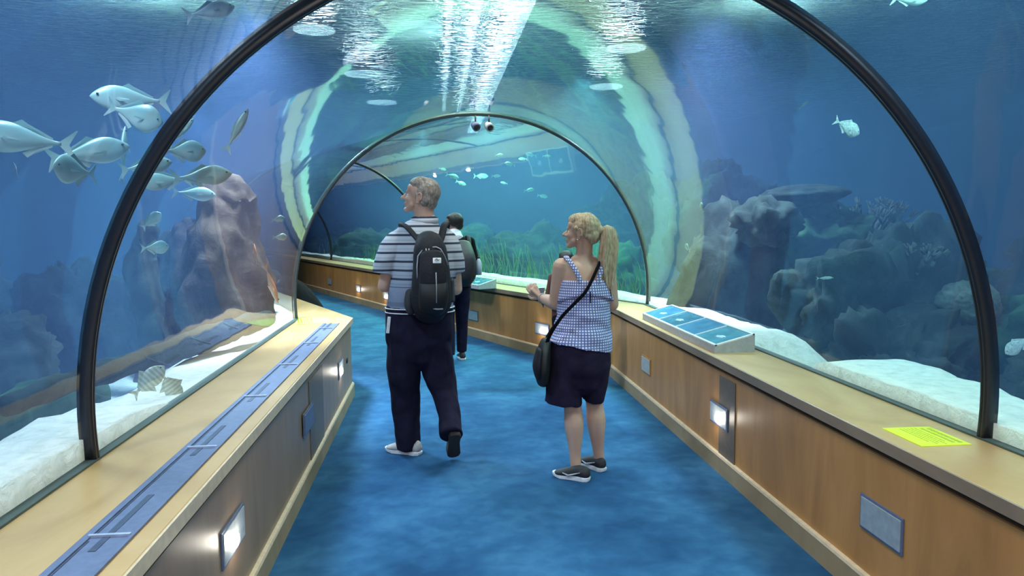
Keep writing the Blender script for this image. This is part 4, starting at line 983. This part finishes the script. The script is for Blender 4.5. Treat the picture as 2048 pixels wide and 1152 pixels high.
# ---- the woman
def woman():
    Y = 4.66
    def P(px, py, dy=0): return at(px, py, Y+dy)
    g = P(1165, 955); root = empty('person', (g.x, Y, 0)); tag(root, 'blond woman with a ponytail in a blue gingham top and dark shorts, looking left', 'person')
    H = Head(P(1163, 463, 0), 62, 6, .98)
    bm = bmesh.new(); H.face(bm, True)
    roundtube(bm, [H.p(-.03, 0, -.05), H.p(-.03, 0, -.10), P(1168, 512), P(1168, 535)], [.050, .050, .056, .085], 18)
    roundtube(bm, [P(1168, 522), P(1168, 535), P(1169, 560), P(1168, 600), P(1165, 650), P(1162, 700)], [(.09, .055), (.142, .085), (.152, .105), (.150, .110), (.155, .12), (.18, .13)], 26)
    ar = {}
    for s, sh, el, wr, dw in ((-1, (1124, 532, 0), (1112, 606, .04), (1083, 596, .20), None), (1, (1213, 540, 0), (1223, 608, .04), (1212, 598, .22), None)):
        a, b, c = P(*sh), P(*el), P(*wr)
        roundtube(bm, [a, a.lerp(b, .45), b], [.056, .053, .044], 18); roundtube(bm, [b, b.lerp(c, .35), c], [.046, .043, .026], 18)
        ar[s] = (b, c)
        hand(bm, c, V(-.6, .35, .62) if s < 0 else V(-.6, .7, .1), V(.5, .3, -.3) if s < 0 else V(-1, 0, -.3), -s, .75, .95)
    for pts in (((1137, 720, 0), (1145, 812, 0), (1148, 850, -.015), (1150, 905, -.01), (1153, 944, -.02)), ((1190, 720, 0), (1189, 806, .05), (1192, 842, .05), (1196, 895, .08), (1199, 922, .09))):
        q = [P(*p) for p in pts]; roundtube(bm, [q[0], q[0].lerp(q[1], .5), q[1], q[2], q[3], q[4]], [.09, .082, .056, .061, .037, .034], 20)
    melt('body', bm, M['skin_w'], root, .0055, 3)
    for l in (-1, 1): H.ear('ear', l, M['skin_w'], root)
    H.eyes(root); H.mouth(root, M['lips'])
    c = tube('earring', [H.p(-.004, .078, -.046), H.p(-.004, .079, -.053)], .004, M['white_rim'], None, 8); c.parent = root; rel(c, root)
    # hair, pulled back into a ponytail
    bm = bmesh.new()
    H.e(bm, -.026, 0, .030, .094, .083, .092); H.e(bm, .012, 0, .062, .080, .064, .054); H.e(bm, -.075, 0, -.012, .050, .064, .062)
    for l in (-1, 1): H.e(bm, -.030, l*.048, .012, .060, .034, .052); H.cap(bm, (.012, l*.072, .020), .014, (-.06, l*.056, -.02), .022)
    H.e(bm, -.112, 0, .020, .035, .030, .030)
    h = melt('hair', bm, M['hair_blond'], root, .0045, 2, .004, 30, 3, wz=1); h['label'] = 'blond hair pulled back'
    bm = bmesh.new(); rnd = random.Random(2)
    a0 = P(1207, 462, -.04)
    for k in range(26):
        x = rnd.uniform(-1, 1); y = rnd.uniform(-1, 1); e = rnd.uniform(-30, 20)
        roundtube(bm, [a0, P(1216+x*8, 455+abs(x)*3, -.06+y*.02), P(1218+x*14, 482, -.07+y*.03), P(1215+x*15, 520, -.075+y*.03), P(1214+x*13, 552+e*.3, -.075+y*.022), P(1218+x*7, 578+e, -.08+y*.01)], [.012, .016, .017, .016, .012, .004], 8)
    c = melt('ponytail', bm, M['hair_blond'], root, .004, 1); c['label'] = 'long blond ponytail'
    bm = bmesh.new(); pts = [a0+V(.0, 0, -.002)+V(.010*math.cos(a), .024*math.sin(a), .026*math.cos(a)) for a in [2*PI*k/16 for k in range(17)]]
    tubebm(bm, pts, [.007]*17, 8, False); c = frombm('hair_tie', bm, M['black'], root, True); rel(c, root)
    bm = bmesh.new(); b, c0 = ar[-1]; q = c0.lerp(b, .08); d = (c0-b).normalized(); n = d.orthogonal().normalized(); m2 = d.cross(n)
    tubebm(bm, [q+(n*math.cos(a)+m2*math.sin(a))*.030 for a in [2*PI*k/20 for k in range(21)]], [.005]*21, 8, False); c = frombm('bracelet', bm, M['piping'], root, True); rel(c, root)
    # gingham top
    bm = bmesh.new()
    roundtube(bm, [P(1170, 566), P(1169, 585), P(1168, 615), P(1166, 650), P(1163, 680), P(1161, 692)], [(.150, .112), (.160, .124), (.164, .130), (.172, .14), (.192, .160), (.202, .168)], 36, False, False)
    top = melt('gingham_top', bm, M['gingham'], root, .006, 2, .012, 9, 2, wz=1.6); top['label'] = 'blue and white gingham sleeveless top'
    # open ruffle over the back
    N = 64
    def ruf(z0, z1, k0, k1, droop):
        vs = []; fs = []
        for j in range(7):
            f = j/6
            for i in range(N):
                a = 2*PI*i/N; w = 1+.025*math.sin(9*a+1)*f+.012*math.sin(17*a)*f
                c = P(1170, z0).lerp(P(1170, z1), f); rr = k0+(k1-k0)*f
                dz = droop*f*(abs(math.cos(a))**2)*(1 if True else 0)
                vs.append(c+V(.152*rr*w*math.cos(a), .112*rr*w*math.sin(a)*1.02, -dz))
        for j in range(6):
            for i in range(N): fs.append((j*N+i, j*N+(i+1) % N, (j+1)*N+(i+1) % N, (j+1)*N+i))
        return vs, fs
    vs, fs = ruf(559, 588, 1.0, 1.16, .045)
    r = mesh('ruffle', vs, fs, M['gingham'], top, True); rel(r, root); md = r.modifiers.new('thick', 'SOLIDIFY'); md.thickness = .004
    for pts in ([(1162, 566, -.112), (1155, 548, -.105), (1143, 528, -.085), (1134, 516, -.05), (1131, 513, 0), (1135, 525, .07)], [(1196, 566, -.112), (1200, 548, -.105), (1205, 530, -.085), (1205, 519, -.05), (1205, 515, 0), (1203, 528, .07)]):
        bm = bmesh.new(); q = [P(*p) for p in pts]; roundtube(bm, q, [(.016, .006)]*len(q), 12); c = melt('top_strap', bm, M['gingham'], top, .004, 1); rel(c, root)
    bm = bmesh.new(); boxbm(bm, P(1181, 595, -.142), (.006, .006, .07), None, .002); c = frombm('keyhole_slit', bm, M['navy'], top); rel(c, root)
    # shorts
    bm = bmesh.new()
    roundtube(bm, [P(1161, 686), P(1160, 710), P(1160, 735), P(1160, 752)], [(.182, .150), (.190, .160), (.186, .16), (.16, .14)], 30, False, True)
    roundtube(bm, [P(1133, 725), P(1130, 765), P(1127, 806)], [(.10, .135), (.108, .135), (.116, .13)], 24, True, False)
    roundtube(bm, [P(1190, 725), P(1188, 765, .02), P(1187, 799, .03)], [(.098, .135), (.084, .12), (.066, .10)], 24, True, False)
    c = melt('shorts', bm, M['navy2'], root, .006, 3, .010, 8, 6, wz=.6); c['label'] = 'knee-length dark navy shorts'
    shoe((.80, 4.60, 0), 58, .245, M['shoe_black'], M['shoe_sole_w'], 'shoe', root, 0, 'black running shoe with a white sole, nearer foot', .055, M['piping'])
    shoe((.965, 4.80, 0), 32, .245, M['shoe_black'], M['shoe_sole_w'], 'shoe', root, 0, 'black running shoe with a white sole, farther foot', .055, M['piping'])
    # shoulder bag worn across the body
    bag = empty('shoulder_bag', P(1084, 728, -.02)); tag(bag, 'black shoulder bag hanging at the left hip of the woman from a long strap', 'bag')
    bm = bmesh.new(); roundtube(bm, [P(1092, 684, -.02), P(1087, 705, -.02), P(1084, 735, -.02), P(1084, 762, -.02)], [(.030, .07), (.044, .11), (.048, .125), (.036, .10)], 24)
    melt('bag_body', bm, M['pack2'], bag, .005, 3, .004, 14, 1)
    bm = bmesh.new(); roundtube(bm, [P(1079, 700, -.05), P(1074, 730, -.05), P(1076, 752, -.05)], [(.018, .07), (.026, .09), (.02, .07)], 20); melt('bag_flap', bm, M['pack'], bag, .005, 2)
    bm = bmesh.new(); q = [P(*p) for p in ((1092, 690, -.06), (1103, 664, -.125), (1125, 632, -.158), (1150, 606, -.165), (1170, 585, -.165), (1183, 562, -.145), (1193, 540, -.115), (1201, 522, -.075), (1203, 513, -.02), (1200, 518, .05), (1185, 545, .11), (1140, 610, .14), (1100, 665, .06), (1090, 690, .02))]
    roundtube(bm, q, [(.014, .006)]*len(q), 12); melt('bag_strap', bm, M['black_cloth'], bag, .004, 1)
woman()

# ---- people farther off
def figure(c, yaw, h, lab, hairm, topm, lowm, skinm, headyaw=0, arm=(.25, .35), stride=.0, shoes=None, long_coat=False, crouch=0):
    """standing figure: c on the floor, yaw 0 = facing away from the viewer, + = turned left"""
    k = h/1.72; R = Matrix.Rotation(math.radians(yaw), 3, 'Z'); c = Vector(c); root = empty('person', c); tag(root, lab, 'person')
    def Q(x, y, z): return c+R@(V(x, y, z)*k)
    hd = Head(Q(0, .02, 1.60), yaw+headyaw, 0, k)
    bm = bmesh.new(); hd.face(bm)
    roundtube(bm, [hd.p(-.03, 0, -.05), Q(0, -.01, 1.46), Q(0, 0, 1.40)], [.052*k, .055*k, .08*k], 14)
    roundtube(bm, [Q(0, 0, 1.40), Q(0, 0, 1.22), Q(0, 0, 1.0), Q(0, 0, .92)], [(.15*k, .08*k), (.15*k, .1*k), (.13*k, .1*k), (.15*k, .11*k)], 18)
    hands = []
    for s in (-1, 1):
        a, b, w = Q(s*.19, 0, 1.40), Q(s*.24, .02, 1.12), Q(s*arm[0]*.6, arm[1], 1.08)
        roundtube(bm, [a, b], [.045*k, .038*k], 12); roundtube(bm, [b, w], [.038*k, .026*k], 12); hand(bm, w, (w-b).normalized(), V(-s, 0, -.2), -s, .6, k)
        d = stride*s; roundtube(bm, [Q(s*.09, 0, .92), Q(s*.09, d*.5+.02, .50), Q(s*.09, d, .09)], [.08*k, .055*k, .038*k], 14); hands.append(w)
    melt('body', bm, skinm, root, .009, 3)
    hd.eyes(root)
    bm = bmesh.new(); hd.e(bm, -.026, 0, .030, .094, .083, .092); hd.e(bm, .008, 0, .062, .080, .064, .050); hd.e(bm, -.07, 0, -.02, .045, .062, .055)
    melt('hair', bm, hairm, root, .008, 2, .004, 30, 1)
    bm = bmesh.new()
    roundtube(bm, [Q(0, 0, 1.46), Q(0, 0, 1.40), Q(0, 0, 1.22), Q(0, 0, 1.0), Q(0, 0, .62 if long_coat else .86)], [(.08*k, .075*k), (.19*k, .11*k), (.20*k, .135*k), (.18*k, .135*k), (.23*k, .17*k) if long_coat else (.185*k, .14*k)], 24, True, False)
    for s in (-1, 1):
        a, b, w = Q(s*.18, 0, 1.39), Q(s*.24, .02, 1.12), Q(s*arm[0]*.62, arm[1]*.88, 1.085)
        roundtube(bm, [a, b], [.065*k, .056*k], 14); roundtube(bm, [b, w], [.056*k, .042*k], 14, True, False)
    melt('jacket', bm, topm, root, .009, 2, .008, 8, 2)
    bm = bmesh.new(); roundtube(bm, [Q(0, 0, 1.0), Q(0, 0, .86)], [(.165*k, .125*k), (.17*k, .13*k)], 20, False, True)
    for s in (-1, 1): d = stride*s; roundtube(bm, [Q(s*.09, 0, .88), Q(s*.09, d*.5+.02, .50), Q(s*.09, d, .10)], [.10*k, .075*k, .058*k], 16, True, False)
    melt('trousers', bm, lowm, root, .009, 2, .008, 8, 2)
    for s in (-1, 1):
        p = Q(s*.09, stride*s+.05, 0); shoe((p.x, p.y, 0), yaw, .26*k, shoes or M['shoe_black'], M['shoe_sole_w'], 'shoe', root, 0, h=.05)
    return root, Q, hands
r, Q, hs = figure((.185, 8.72, 0), 8, 1.70, 'dark-haired person in a black jacket half hidden behind the man, one shoe showing', M['hair_black'], M['black_cloth'], M['navy'], M['skin_d'], 55, stride=.12)
bm = bmesh.new(); roundtube(bm, [Q(0, -.02, 1.47), Q(0, -.03, 1.44)], [(.085, .08), (.10, .09)], 20); c = melt('shirt_collar', bm, M['white'], r, .006, 1); c['label'] = 'white shirt collar'
bp = empty('backpack', Q(.06, -.26, 1.15)); tag(bp, 'dark backpack with a clear bottle at its side, on the person behind the man', 'backpack')
bm = bmesh.new(); roundtube(bm, [Q(.05, -.18, 1.36), Q(.05, -.24, 1.2), Q(.05, -.24, 1.02), Q(.05, -.22, .96)], [(.11, .06), (.15, .10), (.15, .11), (.12, .08)], 20); melt('pack_body', bm, M['pack2'], bp, .008, 2)
for s in (-.12, .14):
    bm = bmesh.new(); roundtube(bm, [Q(s, -.2, 1.36), Q(s*1.05, -.10, 1.45), Q(s*1.05, .06, 1.42), Q(s*1.05, .14, 1.28)], [(.025, .012)]*4, 10); melt('shoulder_strap', bm, M['pack'], bp, .007, 1)
bt = empty('water_bottle', Q(.235, -.24, 1.02)); tag(bt, 'clear water bottle held in the side of the dark backpack behind the man', 'bottle')
M['bottle'] = plain('cloudy_clear_plastic', (.45, .55, .58), .15, var=.05)
c = tube('bottle_body', [Q(.235, -.24, 1.02), Q(.235, -.24, 1.16), Q(.235, -.24, 1.19), Q(.235, -.24, 1.205)], [.034, .034, .02, .014], M['bottle'], None, 16); c.parent = bt; rel(c, bt)
c = tube('bottle_cap', [Q(.235, -.24, 1.205), Q(.235, -.24, 1.225)], .016, M['black'], None, 14); c.parent = bt; rel(c, bt)
# child in maroon ahead of the woman
r, Q, hs = figure((1.20, 7.15, 0), 20, 1.32, 'child in a maroon top standing hidden in front of the woman, only one side showing', M['hair_black'], M['maroon'], M['black_cloth'], M['skin_d'], 10, arm=(.32, .22))
ph = empty('phone', hs[0]+V(-.02, .06, .03)); tag(ph, 'small pale phone held up by the child in maroon', 'phone')
box('phone_body', (0, 0, .045), (.065, .009, .12), M['white_rim'], ph, Euler((.3, 0, .3)).to_matrix(), .003); box('screen', (0, .006, .046), (.056, .002, .10), M['black'], ph, Euler((.3, 0, .3)).to_matrix(), 0)
# person bending down beyond the left parapet
def croucher():
    c = V(-1.86, 10.35, 0); root = empty('person', c); tag(root, 'person all in black bending low beyond the end of the left parapet', 'person')
    R = Matrix.Rotation(math.radians(75), 3, 'Z')
    def Q(x, y, z): return c+R@V(x, y, z)
    hd = Head(Q(0, .34, .86), 75, -40, 1.0)
    bm = bmesh.new(); hd.face(bm); roundtube(bm, [hd.p(-.03, 0, -.05), Q(0, .2, .82)], [.055, .07], 12)
    roundtube(bm, [Q(0, .18, .80), Q(0, .02, .66), Q(0, -.12, .42)], [(.15, .1), (.15, .11), (.16, .13)], 16)
    for s in (-1, 1):
        a, b, w = Q(s*.18, .18, .76), Q(s*.22, .38, .60), Q(s*.12, .56, .52); roundtube(bm, [a, b], [.045, .04], 12); roundtube(bm, [b, w], [.04, .027], 12); hand(bm, w, w-b, V(-s, 0, 0), -s, .6)
        roundtube(bm, [Q(s*.1, -.12, .40), Q(s*.16, .28, .44), Q(s*.14, .05, .08)], [.08, .055, .038], 12)
    melt('body', bm, M['skin'], root, .009, 3)
    hd.eyes(root)
    bm = bmesh.new(); hd.e(bm, -.026, 0, .030, .094, .083, .092); hd.e(bm, .008, 0, .062, .080, .064, .050); hd.e(bm, -.07, 0, -.02, .045, .062, .055); melt('hair', bm, M['hair_black'], root, .008, 2)
    bm = bmesh.new(); roundtube(bm, [Q(0, .24, .84), Q(0, .16, .78), Q(0, .02, .66), Q(0, -.14, .44), Q(0, -.18, .2)], [(.08, .08), (.20, .14), (.22, .17), (.24, .19), (.27, .2)], 22, True, False)
    for s in (-1, 1): roundtube(bm, [Q(s*.18, .18, .76), Q(s*.22, .38, .60), Q(s*.13, .53, .53)], [.07, .058, .045], 14, True, False)
    melt('coat', bm, M['black_cloth'], root, .009, 2, .01, 8, 3)
    bm = bmesh.new()
    for s in (-1, 1): roundtube(bm, [Q(s*.1, -.12, .40), Q(s*.16, .28, .44), Q(s*.14, .06, .10)], [.1, .075, .055], 14, True, False)
    melt('trousers', bm, M['black_cloth'], root, .009, 2)
    for s in (-1, 1): p = Q(s*.14, .12, 0); shoe((p.x, p.y, 0), 75, .26, M['shoe_black'], M['sole_brown'], 'shoe', root, 0, h=.05)
croucher()
